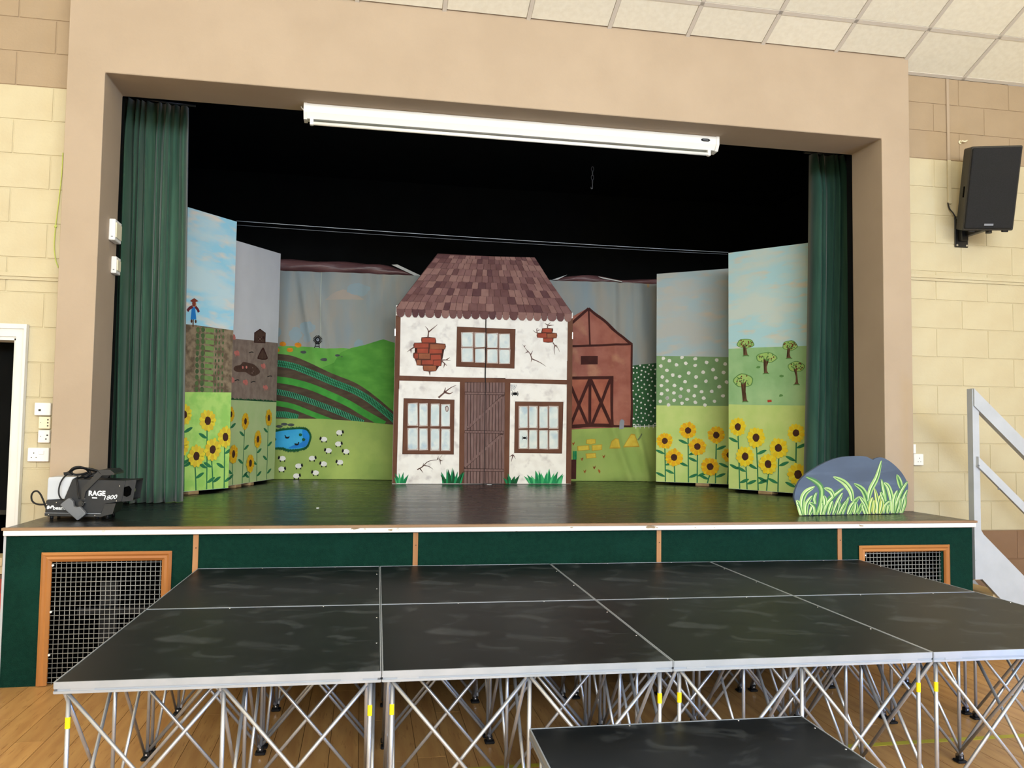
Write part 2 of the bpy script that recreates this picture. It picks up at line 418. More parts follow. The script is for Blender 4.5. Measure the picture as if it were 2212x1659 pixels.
def block_wall(name, x0, x1, jx, plates, top):
    root = MB()
    for (a, b_, z0, z1) in plates:
        for k_, (za, zb) in enumerate(((0, .691), (.691, 3.558), (3.558, 9))):
            lo_, hi_ = max(z0, za), min(z1, zb)
            if hi_ > lo_: root.box(a, b_, YW + .005, YW + .14, lo_, hi_, k_)
    o = root.build(name, [M['dado'], M['cream'], M['tan']]); tag(o, kind='structure')
    cache = {}
    k = -5
    while .912 + .2205 * k < top - .01:
        z0 = .912 + .2205 * k; z1 = min(z0 + .2205, top); k += 1
        zc = (z0 + z1) / 2
        if zc < 0: continue
        z0 = max(z0, 0)
        mt = 'tan' if zc > 3.555 else ('dado' if zc < .69 else 'cream')
        off = jx + (.225 if k % 2 else 0)
        n = math.floor((x0 - off) / .45)
        while off + n * .45 < x1:
            a = max(off + n * .45, x0); b_ = min(off + (n + 1) * .45, x1); n += 1
            if name == 'wall_left' and zc < 2.0: a = max(a, -2.195)
            if b_ - a < .02: continue
            key = (round(b_ - a, 3), round(z1 - z0, 3), mt)
            if key not in cache:
                w, h = b_ - a, z1 - z0; q = MB(); g = .0019; c = .0035
                vs = [(g, .007, g), (w - g, .007, g), (w - g, .007, h - g), (g, .007, h - g), (g + c, .0, g + c), (w - g - c, .0, g + c), (w - g - c, .0, h - g - c), (g + c, .0, h - g - c)]
                q.add(vs, [(4, 5, 6, 7), (0, 1, 5, 4), (1, 2, 6, 5), (2, 3, 7, 6), (3, 0, 4, 7)])
                cache[key] = q.mesh('block', [M[mt]])
            link('block', cache[key], o, (a, YW, z0))
    return o
topw = ceil_z(YW)
wl = block_wall('wall_left', -2.78, -1.99, -2.11, [(-5, -2.78, 1.94, topw), (-2.78, -2.2, 2.03, topw), (-2.2, -1.9, 0, topw), (-5, -3.2, 0, 1.94), (-3.2, -2.2, 0, .55)], topw)
wr = block_wall('wall_right', XR - .005, 5.3, 4.206, [(XR - .1, 5.3, 0, topw)], topw)

q = MB()
fr_ = [(XL, ZS), (XL, 4.36), (XR, 4.36), (XR, ZS), (3.672, ZS), (3.672, ZO), (-1.772, ZO), (-1.772, ZS)]
vs = [(x, YP, z) for x, z in fr_] + [(x, 1.016, min(z, 4.09)) for x, z in fr_]
q.add(vs, [(0, 1, 6, 7), (1, 2, 5, 6), (2, 3, 4, 5), (8, 15, 14, 9), (9, 14, 13, 10), (10, 13, 12, 11)] + [(i, (i + 1) % 8, (i + 1) % 8 + 8, i + 8) for i in range(8)])
o = q.build('wall_front', M['plaster']); tag(o, kind='structure')
md = o.modifiers.new('bevel', 'BEVEL'); md.width = .006; md.segments = 2; md.limit_method = 'ANGLE'

# ceiling slope with tiles: local u = x, v = up the slope towards the hall
SL = math.atan(.412); VY, VZ = -math.cos(SL), math.sin(SL)
CO = Vector((0, .37, ceil_z(.37)))
def cpt(x, v, h=0.0): return Vector((x, CO.y + v * VY - h * VZ * -1 * -1, CO.z + v * VZ - h * math.cos(SL)))
q = MB()
v0 = -(YP - .37) / math.cos(SL); v1 = -(YW - .37) / math.cos(SL); vr = 5.6
def plate(q, xa, xb, va, vb, h0, h1, mi=0):
    P = [cpt(x, v, h) for h in (h0, h1) for (x, v) in ((xa, va), (xb, va), (xb, vb), (xa, vb))]
    q.add(P, [(0, 1, 2, 3), (4, 7, 6, 5), (0, 4, 5, 1), (1, 5, 6, 2), (2, 6, 7, 3), (3, 7, 4, 0)], mi)
plate(q, XL, XR, v0, vr, -.10, -.02); plate(q, -5, XL, v1, vr, -.10, -.02); plate(q, XR, 5.3, v1, vr, -.10, -.02)
ridge = cpt(0, vr, -.05)
P = [Vector((x, y, z)) for z_ in (0, .08) for (x, y, z) in ((-5, ridge.y, ridge.z + z_), (5.3, ridge.y, ridge.z + z_), (5.3, -12.2, 5.15 + z_), (-5, -12.2, 5.15 + z_))]
q.add(P, [(0, 1, 2, 3), (4, 7, 6, 5), (0, 4, 5, 1), (1, 5, 6, 2), (2, 6, 7, 3), (3, 7, 4, 0)])
ceil = q.build('ceiling', M['tile']); tag(ceil, kind='structure')
T = .5862
def tile_obj(xa, xb, va, vb):
    q = MB(); g = .012
    P = [cpt(x, v, -.012) for (x, v) in ((xa + g, va + g), (xb - g, va + g), (xb - g, vb - g), (xa + g, vb - g))] + [cpt(x, v, -.004) for (x, v) in ((xa + g + .006, va + g + .006), (xb - g - .006, va + g + .006), (xb - g - .006, vb - g - .006), (xa + g + .006, vb - g - .006))]
    q.add(P, [(4, 5, 6, 7), (0, 1, 5, 4), (1, 2, 6, 5), (2, 3, 7, 6), (3, 0, 4, 7)])
    q.build('ceiling_tile', M['tile'], ceil)
def bar_obj(xa, xb, va, vb):
    q = MB(); plate(q, xa, xb, va, vb, -.02, .0); q.build('grid_bar', M['grid'], ceil)
vl = [None, 0, T, 2 * T, 3 * T]
for k in range(-2, 8):
    xa = .367 + T * k; xb = xa + T
    vs_ = v0 if xb < XR + .1 else v1
    for j in range(4):
        tile_obj(xa, xb, vs_ if j == 0 else vl[j], vl[j + 1])
    bar_obj(xa - .014, xa + .014, v0 if xa < XR else v1, 3 * T)
for v in (0, T, 2 * T, 3 * T): bar_obj(.367 - 2 * T, .367 + 8 * T, v - .015, v + .015)
bar_obj(XR, 5.28, v1, v1 + .03)

# floor of boards running towards the stage
q = MB(); q.box(-5, 5.3, -12.2, YW, -.06, -.004); fl = q.build('floor', M['gap']); tag(fl, kind='structure')
bw = .125; cache = {}
x = -2.6
while x < 4.6:
    y = -3.3 - random.random() * 1.2
    while y < YS:
        ln = random.choice((1.4, 1.8, 2.2)); y1 = min(y + ln, YW - .01)
        if -1.0 < x < 3.2 and y1 > YS and y > -1.2: y1 = YW - .01
        key = round(y1 - y, 3)
        if key not in cache: cache[key] = MB().box(.0012, bw - .0012, .001, y1 - y - .001, -.02, 0).mesh('floor_board', [M['parquet']])
        link('floor_board', cache[key], fl, (x, y, 0)); y = y1
    x += bw
q = MB(); q.box(-5, -2.6, -12.2, YW, -.02, 0).box(4.65, 5.3, -12.2, YW, -.02, 0).box(-2.6, 4.65, -12.2, -4.6, -.02, 0)
q.build('outer_boards', M['bounceboards'], fl)
q = MB(); q.box(.03, 5.25, -1.36, -1.325, .0002, .0009); tag(q.build('court_line', M['courtline']), 'thin yellow court marking line on the wooden hall floor', 'floor marking')

for nm, bx in (('wall_hall_left', (-5.1, -5, -12.2, YW + .1, 0, 7)), ('wall_hall_right', (5.3, 5.4, -12.2, YW + .1, 0, 7)), ('wall_hall_back', (-5, 5.3, -12.3, -12.2, 0, 5.2))):
    q = MB(); q.box(*bx); tag(q.build(nm, M['hallwall']), kind='structure')

# black stage house
for nm, bx in (('wall_back', (-3.1, 5.1, 4.75, 4.85, ZS, 4.3)), ('wall_wing_left', (-3.1, -3.0, 1.0, 4.75, ZS, 4.3)), ('wall_wing_right', (5.0, 5.1, 1.0, 4.75, ZS, 4.3)),
               ('ceiling_stage', (-3.1, 5.1, 1.0, 4.85, 4.3, 4.4)), ('wall_return_left', (-3.1, -1.78, 1.016, 1.10, ZS, 4.3)), ('wall_return_right', (3.68, 5.1, 1.016, 1.10, ZS, 4.3)), ('wall_header', (-1.78, 3.68, 1.016, 1.05, 3.66, 4.3))):
    q = MB(); q.box(*bx); tag(q.build(nm, M['black']), kind='structure')

# mouldings along the block walls
q = MB(); q.box(-5, XL - .002, YW - .022, YW - .001, 2.332, 2.356).box(-5, XL - .002, YW - .012, YW - .001, 2.312, 2.332); tag(q.build('trim_1', M['cream']), kind='structure')
q = MB(); q.box(XR + .002, 5.3, YW - .022, YW - .001, 2.622, 2.646).box(XR + .002, 5.3, YW - .012, YW - .001, 2.602, 2.622); tag(q.build('trim_2', M['cream']), kind='structure')

# doorway on the left
q = MB()
ox, otop, osill = -2.252, 1.94, .59
q.box(-3.2, -2.19, YW - .03, YW - .002, otop + .01, 2.03).box(ox, -2.19, YW - .03, YW - .002, osill - .55, otop + .01)
q.box(-3.2, -2.205, YW - .042, YW - .03, 2.0, 2.03).box(-2.205, -2.19, YW - .042, YW - .03, osill - .55, 2.03)
q.box(ox - .012, ox + .004, YW - .02, YW + .14, osill, otop).box(-3.2, ox, YW - .02, YW + .14, otop - .012, otop + .012)
d = q.build('door_1', M['doorwhite']); tag(d, kind='structure')
MB().box(-3.2, ox - .012, YW - .05, YW + .14, osill - .05, osill).box(-3.2, ox - .012, YW - .03, YW + .0, osill - .1, osill - .05).build('door_sill', M['beige'], d)
MB().box(-3.2, ox - .06, YW - .034, YW - .03, osill - .088, osill - .062).build('sill_panel', M['woodblock'], d)
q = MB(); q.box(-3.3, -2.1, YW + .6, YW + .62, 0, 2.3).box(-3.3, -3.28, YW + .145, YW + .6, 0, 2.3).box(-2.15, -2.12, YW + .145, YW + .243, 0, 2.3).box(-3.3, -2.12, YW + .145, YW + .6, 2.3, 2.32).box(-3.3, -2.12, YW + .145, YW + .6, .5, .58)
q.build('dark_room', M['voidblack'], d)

# ------------------------------------------------------------------ the stage
stage = empty('stage', (.955, 0.06, 0)); tag(stage, 'raised stage with a dark glossy floor, white edge and green carpeted front', 'stage')
def sp(name, q, m): 
    o = q.build(name, m); o.parent = stage; o.matrix_parent_inverse = Matrix.Translation((-.955, -.06, 0)); return o
q = MB(); q.box(XL, XR, .03, 1.02, ZS - .03, ZS).box(-3.0, 5.0, 1.02, 4.76, ZS - .03, ZS); sp('stage_floor', q, M['stagefloor'])
q = MB(); q.box(XL - .012, XR + .016, .022, .052, ZS - .012, ZS + .0015); sp('nosing', q, M['nosing'])
q = MB(); q.box(XL - .006, XR + .012, .028, .06, ZS - .042, ZS - .012, ch=.003); sp('edge_strip', q, M['whiteworn'])
def carpet(x0, x1, hole=None):
    q = MB(); top = ZS - .042
    if hole:
        a, b_, t = hole
        q.box(x0, a, YS, YS + .03, 0, top).box(b_, x1, YS, YS + .03, 0, top).box(a, b_, YS, YS + .03, t, top)
    else: q.box(x0, x1, YS, YS + .03, 0, top)
    sp('carpet_panel', q, M['carpet'])
carpet(XL, -1.035, (-1.775, -1.165, .685)); carpet(-1.006, .19); carpet(.221, 1.692); carpet(1.722, 2.92); carpet(2.952, XR, (3.095, 3.675, .66))
for xc in (-1.0205, .2055, 1.707, 2.936):
    q = MB(); q.box(xc - .0145, xc + .0145, YS - .006, YS + .02, .0, ZS - .042); bt = sp('batten', q, M['batten'])
    MB().tube([(xc + .002, YS - .0085, .73), (xc + .002, YS - .004, .73)], .003, 6).build('screw', M['rubber'], bt)
q = MB(); q.box(XL - .012, XL, YS - .004, YW, 0, ZS - .042); sp('end_trim', q, M['whitepaint'])
q = MB(); q.box(XR, XR + .004, YS, YW - .001, 0, ZS - .042); sp('end_panel', q, M['carpet'])
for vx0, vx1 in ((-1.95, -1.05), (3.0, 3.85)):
    q = MB(); q.box(vx0, vx1, .5, .52, 0, .8).box(vx0, vx0 + .01, .1, .5, 0, .8).box(vx1 - .01, vx1, .1, .5, 0, .8).box(vx0, vx1, .1, .52, .0, .012); sp('shade_box', q, M['voidblack'])  # near-black box, its colour stands in for the shade behind the vents
q = MB(); q.box(-1.7, -1.2, .3, .34, .32, .36); sp('stored_batten', q, M['rubber'])  # both stored battens coloured near black in place of under-stage shade
q = MB(); q.box(-1.6, -1.5, .36, .4, .013, .5); sp('stored_batten', q, M['rubber'])
def vent(x0, x1, top, bottom, w):
    fr = empty('vent_frame'); fr.parent = stage; fr.matrix_parent_inverse = Matrix.Translation((-.955, -.06, 0))
    def rail(pa, pb, horiz):
        q = MB()
        prof = ((0, .012), (.014, .022), (.024, .015), (.036, .020), (w, .008))
        if horiz:
            for (a, h), (a2, h2) in zip(prof[:-1], prof[1:]):
                vs = []
                for (aa, hh) in ((a, h), (a2, h2)):
                    vs += [(pa[0] + aa, YS - hh, pa[1] - aa), (pb[0] - aa, YS - hh, pb[1] - aa)]
                    vs += [(pb[0] - aa, YS + .002, pb[1] - aa), (pa[0] + aa, YS + .002, pa[1] - aa)]
                q.add(vs, [(0, 1, 5, 4), (3, 7, 6, 2), (0, 4, 7, 3), (1, 2, 6, 5)])
        else:
            sg = 1 if horiz is None else 1
            dr = pa[2]
            for (a, h), (a2, h2) in zip(prof[:-1], prof[1:]):
                vs = []
                for (aa, hh) in ((a, h), (a2, h2)):
                    vs += [(pa[0] + dr * aa, YS - hh, pa[1] - aa), (pa[0] + dr * aa, YS - hh, pb), (pa[0] + dr * aa, YS + .002, pb), (pa[0] + dr * aa, YS + .002, pa[1] - aa)]
                q.add(vs, [(0, 1, 5, 4), (3, 7, 6, 2), (0, 4, 7, 3), (1, 2, 6, 5)])
        q.build('frame_rail', M['pinex'] if horiz else M['pine'], fr)
    rail((x0, top), (x1, top), True); rail((x0, top, 1), bottom, False); rail((x1, top, -1), bottom, False)
    q = MB(); y = YS + .006; a = x0 + w - .006; p = .0255
    while a < x1 - w + .006: q.tube([(a, y, bottom), (a, y, top - w + .006)], .0021, 5); a += p
    z = top - w - .01
    while z > bottom: q.tube([(x0 + w - .008, y - .003, z), (x1 - w + .008, y - .003, z)], .0021, 5); z -= p
    sp('wire_mesh', q, M['wire'])
    q = MB()
    for zz in (top - w - .02, top - w - .27, top - w - .5):
        if zz > bottom: q.tube([(x0 + w + .004, y - .012, zz), (x0 + w + .004, y, zz)], .006, 8)
    sp('mesh_fixing', q, M['plastic_white'])
vent(-1.812, -1.143, .716, .004, .052); vent(3.069, 3.731, .694, .004, .044)

# ------------------------------------------------------------------ platform decks and folding risers
TH = -.0164; HP = .622; DD = 1.0242
plat = Matrix.Rotation(TH, 4, 'Z')
def make_deck(dx, dy):
    root = empty('stage_deck'); t = HP
    MB().box(.006, dx - .006, .006, dy - .006, -.03, -.0012).build('deck_board', M['deckboard'], root)
    def rail(side):
        q = MB(); L_ = dx if side in 'fb' else dy; e = .003
        F = {'f': lambda a, d_: (a, d_), 'b': lambda a, d_: (a, dy - d_), 'l': lambda a, d_: (d_, a), 'r': lambda a, d_: (dx - d_, a)}[side]
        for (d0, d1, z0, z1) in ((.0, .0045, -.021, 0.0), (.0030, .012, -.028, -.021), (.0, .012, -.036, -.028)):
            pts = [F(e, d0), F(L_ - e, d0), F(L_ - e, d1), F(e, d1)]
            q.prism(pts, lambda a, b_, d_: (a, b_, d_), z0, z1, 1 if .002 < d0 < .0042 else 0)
        return q.build('edge_rail', [M['alu'], M['alushade']], root)
    for s_ in 'fblr':
        r_ = rail(s_)
        if s_ == 'f':
            for x0 in (.05, dx - .13):
                MB().box(x0, x0 + .07, .002, .006, -.0278, -.0212).build('slot_insert', M['alu'], r_)
    q = MB()
    for a in (.35, .75):
        for (x, y) in ((dx * a, dy - .016), (dx - .016, dy * a)):
            q.tube([(x, y, -.002), (x, y, .0004)], .0036, 6)
    bo = q.build('bolts', M['steel'], root)
    return root
def make_riser(dx, dy, h, tape=True, nx=2, ny=2):
    root = empty('folding_riser'); r = .0066; zt = h - .037
    xs = [.035 + (dx - .07) * i / nx for i in range(nx + 1)]; ys = [.035 + (dy - .07) * j / ny for j in range(ny + 1)]
    me = MB().tube([(0, 0, .012), (0, 0, zt)], r * 1.12, 8).mesh('upright', [M['alutube']])
    q = MB(); q.box(-.022, .022, -.022, .022, 0, .012, ch=.004).box(-.013, .013, -.013, .013, .012, .034, ch=.003); q.tube([(0, -.015, .024), (0, -.0125, .024)], .004, 6, 1)
    mf = q.mesh('foot', [M['rubber'], M['steel']])
    mtp = MB().tube([(0, 0, zt - .115), (0, 0, zt - .08)], r * 1.12 + .0008, 10, cap=False).mesh('tape', [M['tape']])
    for i, x in enumerate(xs):
        for j, y in enumerate(ys):
            u = link('upright', me, root, (x, y, 0)); link('foot', mf, root, (x, y, 0))
            if tape and j == 0 and i in (0, nx): link('tape', mtp, u)
    a = xs[1] - xs[0]; b_ = ys[1] - ys[0]
    def brace(dx_, dy_, up, off):
        z0, z1 = (.03, zt - .004) if up else (zt - .004, .03)
        return MB().tube([(off * (dy_ != 0), off * (dx_ != 0), z0), (dx_ + off * (dy_ != 0), dy_ + off * (dx_ != 0), z1)], r, 8).mesh('brace', [M['alutube']])
    bx = [brace(a, 0, 1, .012), brace(a, 0, 0, -.012)]; by = [brace(0, b_, 1, .012), brace(0, b_, 0, -.012)]
    for i in range(nx):
        for j in range(ny + 1):
            for me_ in bx: link('brace', me_, root, (xs[i], ys[j], 0))
    for j in range(ny):
        for i in range(nx + 1):
            for me_ in by: link('brace', me_, root, (xs[i], ys[j], 0))
    return root
proto_d = make_deck(.998, DD - .002); proto_rf = make_riser(.998, DD - .002, HP, True); proto_rb = make_riser(.998, DD - .002, HP, False)
places = ('at the left end', 'second from the left', 'third from the left', 'at the right end')
first = {'d': 1, 'f': 1, 'b': 1}
for row in (0, 1):
    for i in range(4):
        loc = plat @ Vector((-1 + i + .001, -(row + 1) * DD + .001, 0))
        o = proto_d if first['d'] else copy_tree(proto_d); first['d'] = 0
        o.location = loc + Vector((0, 0, HP)); o.rotation_euler = (0, 0, TH)
        rown = ('back row beside the stage', 'front row')[row]
        tag(o, 'black scuffed platform deck, %s, %s' % (rown, places[i]), 'stage deck', 'platform decks in two rows before the stage')
        k = 'bf'[row]; pr = (proto_rb, proto_rf)[row]
        o = pr if first[k] else copy_tree(pr); first[k] = 0
        o.location = loc; o.rotation_euler = (0, 0, TH)
        tag(o, 'silver lattice riser under the %s, %s' % (rown, places[i]), 'riser', 'lattice risers under the platform decks')
# the lower step
sx = .972; sy = .46; hs_ = .43
o = make_deck(sx, sy); o.location = plat @ Vector((.487, -2.085 - sy, 0)) + Vector((0, 0, hs_)); o.rotation_euler = (0, 0, TH)
tag(o, 'low narrow black step deck in front of the platform, scuffed', 'step')
o = make_riser(sx, sy, hs_, False, 2, 1); o.location = plat @ Vector((.487, -2.085 - sy, 0)); o.rotation_euler = (0, 0, TH)
tag(o, 'short silver lattice riser under the low step deck', 'riser')

# ------------------------------------------------------------------ curtains
def curtain(name, pts, top_pts, z1, folds, amp, m, label, seed, lean=0.0):
    rnd = random.Random(seed); n = folds * 10; nz = 26
    ph = [rnd.uniform(-.5, .5) for _ in range(folds + 2)]; am = [rnd.uniform(.55, 1.25) for _ in range(folds + 2)]
    wd = [rnd.uniform(.6, 1.5) for _ in range(folds)]; cum = [0]
    for w in wd: cum.append(cum[-1] + w)
    cum = [c / cum[-1] for c in cum]
    A, B = Vector(pts[0]), Vector(pts[1]); A2, B2 = Vector(top_pts[0]), Vector(top_pts[1])
    nrm = Vector((0, -1, 0)); vs = []; fs = []
    for j in range(nz + 1):
        t = j / nz; z = ZS + .004 + (z1 - ZS - .004) * t
        for i in range(n + 1):
            f = i / 10; k = min(int(f), folds - 1); fr = f - k
            s_ = cum[k] + (cum[k + 1] - cum[k]) * (fr + .10 * math.sin(3.1 * t + ph[k] * 6) * math.sin(math.pi * fr))
            a, b_ = A.lerp(A2, t), B.lerp(B2, t)
            p = a.lerp(b_, s_)
            d = abs(math.sin(math.pi * fr)) ** .5
            g = am[k] * (.75 + .35 * math.sin(2.3 * t + ph[k] * 9)) * (1 - .55 * max(0, (t - .9) / .1))
            extra = .012 * math.sin(9 * s_ + 4 * t + ph[0] * 5) + .35 * math.sin(2 * math.pi * fr) * math.sin(1.5 * t + ph[k] * 7) * amp * .5
            vs.append(Vector((p.x, p.y, z)) + nrm * (amp * g * d + extra))
    for j in range(nz):
        for i in range(n):
            o_ = j * (n + 1) + i; fs.append((o_, o_ + 1, o_ + n + 2, o_ + n + 1))
    q = MB(); q.add(vs, fs, 0, True)
    c = ((A + B) / 2); root = empty(name, (c.x, c.y, ZS))
    o = q.build('drape', M[m]); o.parent = root; o.matrix_parent_inverse = Matrix.Translation((-c.x, -c.y, -ZS))
    md = o.modifiers.new('solid', 'SOLIDIFY'); md.thickness = .004
    q = MB(); tn = nrm * .0
    q.tube([(A2.x - .05, A2.y, z1 + .02), (B2.x + .05, B2.y, z1 + .02)], .012, 8)
    o = q.build('rail', M['blackmetal']); o.parent = root; o.matrix_parent_inverse = Matrix.Translation((-c.x, -c.y, -ZS))
    tag(root, label, 'curtain', 'green stage curtains')
curtain('stage_curtain', ((-1.90, 1.50), (-1.405, 1.60)), ((-1.93, 1.50), (-1.462, 1.56)), 3.80, 9, .125, 'velvet', 'wide green velvet curtain hanging on the left of the stage', 3)
curtain('stage_curtain', ((3.545, 1.56), (4.02, 1.52)), ((3.60, 1.52), (4.02, 1.50)), 3.80, 7, .12, 'velvetdark', 'narrow dark green velvet curtain on the right of the stage', 11)

# ------------------------------------------------------------------ strip light under the opening head
lt = empty('strip_light', (.95, .92, ZO)); tag(lt, 'long white fluorescent strip light fixed under the stage opening, switched off', 'light fitting')
def lp(name, q, m, par=None):
    o = q.build(name, m); 
    if par is None: o.parent = lt; o.matrix_parent_inverse = Matrix.Translation((-.95, -.92, -ZO))
    else: o.parent = par
    return o
prof = [(.862, ZO - .002), (.985, ZO - .002), (.985, ZO - .05), (.955, ZO - .098), (.890, ZO - .098), (.862, ZO - .060)]
q = MB(); q.prism(prof, lambda a, b_, d_: (d_, a, b_), -.545, 2.452); lp('housing', q, M['lampbody'])
for x0, x1 in ((-.566, -.543), (2.450, 2.474)):
    q = MB(); q.prism([(.856, ZO - .001), (.991, ZO - .001), (.991, ZO - .052), (.96, ZO - .106), (.884, ZO - .106), (.856, ZO - .063)], lambda a, b_, d_: (d_, a, b_), x0, x1)
    lp('end_cap', q, M['plastic_white'])
q = MB(); q.tube([(-.50, .895, ZO - .128), (2.405, .895, ZO - .128)], .0125, 12); lp('lamp_tube', q, M['lamptube'])
for x in (-.512, 2.405):
    q = MB(); q.box(x - .012, x + .012, .880, .91, ZO - .142, ZO - .096, ch=.003); lp('lamp_holder', q, M['plastic_white'])
q = MB(); pts = []
for k in range(16):
    a = 2 * math.pi * k / 16; pts.append((2.365 + .024 * math.cos(a) + .012 * (1 if math.cos(a) > 0 else -1), ZO - .034 + .011 * math.sin(a)))
q.prism(pts, lambda a, b_, d_: (a, d_, b_), .8585, .863); bd = lp('badge', q, M['rubber'])
q = MB(); q.box(2.345, 2.385, .8575, .859, ZO - .038, ZO - .030); lp('badge_strip', q, M['aludark'], bd)
q = MB(); q.tube([(-.566, .93, ZO - .03), (-.585, .93, ZO - .012), (-.588, .93, ZO - .001)], .004, 6); lp('supply_cable', q, M['plastic_white'])

# ------------------------------------------------------------------ scenery flats
def make_flat(name, A, B, zb, h, label, base, th=.022, blocks=(), hr=None):
    P = Panel(name, A, B, zb, h); tag(P.root, label, 'scenery flat')
    q = MB(); hr = hr or h
    q.add([(0, 0, 0), (P.len, 0, 0), (P.len, th, 0), (0, th, 0), (0, 0, h), (P.len, 0, hr), (P.len, th, hr), (0, th, h)],
          [(0, 3, 2, 1), (4, 5, 6, 7), (1, 2, 6, 5), (2, 3, 7, 6), (3, 0, 4, 7)], 1)
    q.add([(0, 0, 0), (P.len, 0, 0), (P.len, 0, hr), (0, 0, h)], [(0, 1, 2, 3)], 0)
    q.build('painted_board', [M[base], M['rawedge']], P.root)
    for (a, b_) in blocks:
        MB().box(a, b_, -.012, .10, -(zb - ZS) + .0012, 0, ch=.003).build('foot_block', M['woodblock'], P.root)
    return P

def sunflower(P, c, rpx, styles, bottom=None, seed=0, clen=None, squeeze=1.0, n=15, zrank=0.0, leaf=1.0):
    rnd = random.Random(seed); c0 = P.L(*c); top = P.L(c[0], c[1] - rpx); r = (top[1] - c0[1])
    A = Art(P, 'painted_sunflower')
    base = 6 + zrank
    rot = rnd.uniform(0, 1)
    A.ell(c0, r * .80, r * .80, styles[2], base, px=False, n=20, jit=.04)
    for k in range(n):
        a = 2 * math.pi * (k + rot) / n; ca, sa = math.cos(a), math.sin(a); w = r * .30; rr = r * rnd.uniform(.92, 1.06)
        pts = []
        for (u, v) in ((.30, -.3), (.60, -1.0), (.84, -.86), (.98, -.3), (.98, .3), (.84, .86), (.60, 1.0), (.30, .3)):
            x, y = u * rr, v * w * .75; pts.append((c0[0] + x * ca - y * sa, c0[1] + x * sa + y * ca))
        A.poly(pts, styles[k % 2], base + .5 + .3 * (k % 2), px=False)
    root = A.build()
    if root is None: return
    A = Art(P, 'flower_centre', root); A.ell(c0, r * .36, r * .38, 'centre', base + 1.6, px=False, n=16, jit=.06); A.build()
    zb = bottom if bottom is not None else .004
    if c0[1] - r * .7 > zb:
        A = Art(P, 'stem', root); dx = rnd.uniform(-.03, .03)
        zt = c0[1] - r * .8; w = .013
        pts = [(c0[0], zt), (c0[0] + dx * .6, (zt + zb) / 2), (c0[0] + dx, zb)]
        A.stroke(pts, w, 'stemgreen', 3, px=False)
        nl = max(1, int((zt - zb) / .11)); sd = rnd.choice((-1, 1))
        for k in range(nl):
            t = (k + .45) / nl; z = zt + (zb - zt) * t; x = c0[0] + dx * t; l = .086 * leaf
            pts = [(x, z - .012), (x + sd * l * .35, z + .016), (x + sd * l * .75, z + .030), (x + sd * l, z + .026), (x + sd * l * .72, z + .002), (x + sd * l * .35, z - .014)]
            A.poly(pts, 'stemgreen', 3.3, px=False, smooth=2); sd = -sd
        A.build()

def field(P, name, pts, m, layer, smooth=0):
    return Art(P, name).poly(pts, m, layer, smooth=smooth).build()

# ---- left front flat
L1 = make_flat('scenery_flat', (-1.62, 2.007), (-1.243, 2.569), .878, 2.30, 'tall bright flat by the left curtain, scarecrow over a crop field and sunflowers', 'sky_bright', blocks=((.22, .33),), hr=2.318)
B0, B1 = 360, 520
field(L1, 'painted_field', [(B0, 696), (394, 699.5), (420, 702), (450, 708), (500.5, 713), (B1, 714), (B1, 850), (B0, 848)], 'field_tan', 1)
field(L1, 'painted_grass', [(B0, 846.5), (440, 847), (B1, 848), (B1, 1080), (B0, 1080)], 'grass_bright', 2)
rows = 11
for k in range(rows):
    y = 712 + k * 12.9
    A = Art(L1, 'crop_row')
    for x, rr in ((427, .022), (438.5, .024)):
        A.ell((x - k * .25, y), rr * .9, rr, 'bushgreen', 2, n=9, jit=.15)
    A.stroke([(444 - k * .3, y + .5), (453 - k * .3, y + 1.5), (462.5 - k * .3, y + 2.5)], .034, 'bushlight', 2, smooth=3)
    for x in (467, 474, 482): A.ell((x - k * .3, y + 3), .010, .016, 'bushgreen', 2, n=7, jit=.2)
    for x in (398, 404, 410, 416): A.ell((x - k * .3, y - 3), .007, .013, 'field_tan', 2, n=6, jit=.3)
    A.build()['kind'] = 'stuff'
A = Art(L1, 'painted_scarecrow')
A.stroke([(417, 688), (416.5, 706)], .012, 'brownline', 3)
A.poly(z2((1635, 1040), (1662, 1040), (1673, 1146), (1624, 1146)), 'paint_blue', 4)
A.stroke(z2((1642, 1036), (1615, 1050), (1597, 1074)), .024, 'maroon', 5); A.stroke(z2((1664, 1036), (1684, 1060), (1694, 1084)), .024, 'maroon', 5)
A.ell((420.5, 657), .017, .022, 'skin', 4, n=12); A.ell((418.3, 656), .019, .026, 'hat', 5, n=12)
A.poly(z2((1618, 988), (1640, 972), (1655, 964), (1672, 976), (1690, 990), (1670, 996), (1640, 998)), 'hat', 6)
A.ell(z2((1632, 1160))[0], .010, .014, 'brownline', 4); A.ell(z2((1668, 1163))[0], .010, .014, 'brownline', 4)
A.build()
for i, (c, r_) in enumerate((((397, 895.7), 23), ((447.6, 908.9), 25), ((485.3, 943.8), 24), ((390, 964.6), 23), ((457, 970.9), 25), ((421.5, 985.3), 25))):
    sunflower(L1, c, r_, ('petal_soft', 'petal_soft2', 'petal_soft'), seed=20 + i, n=13, zrank=i * 2.6, leaf=1.1)

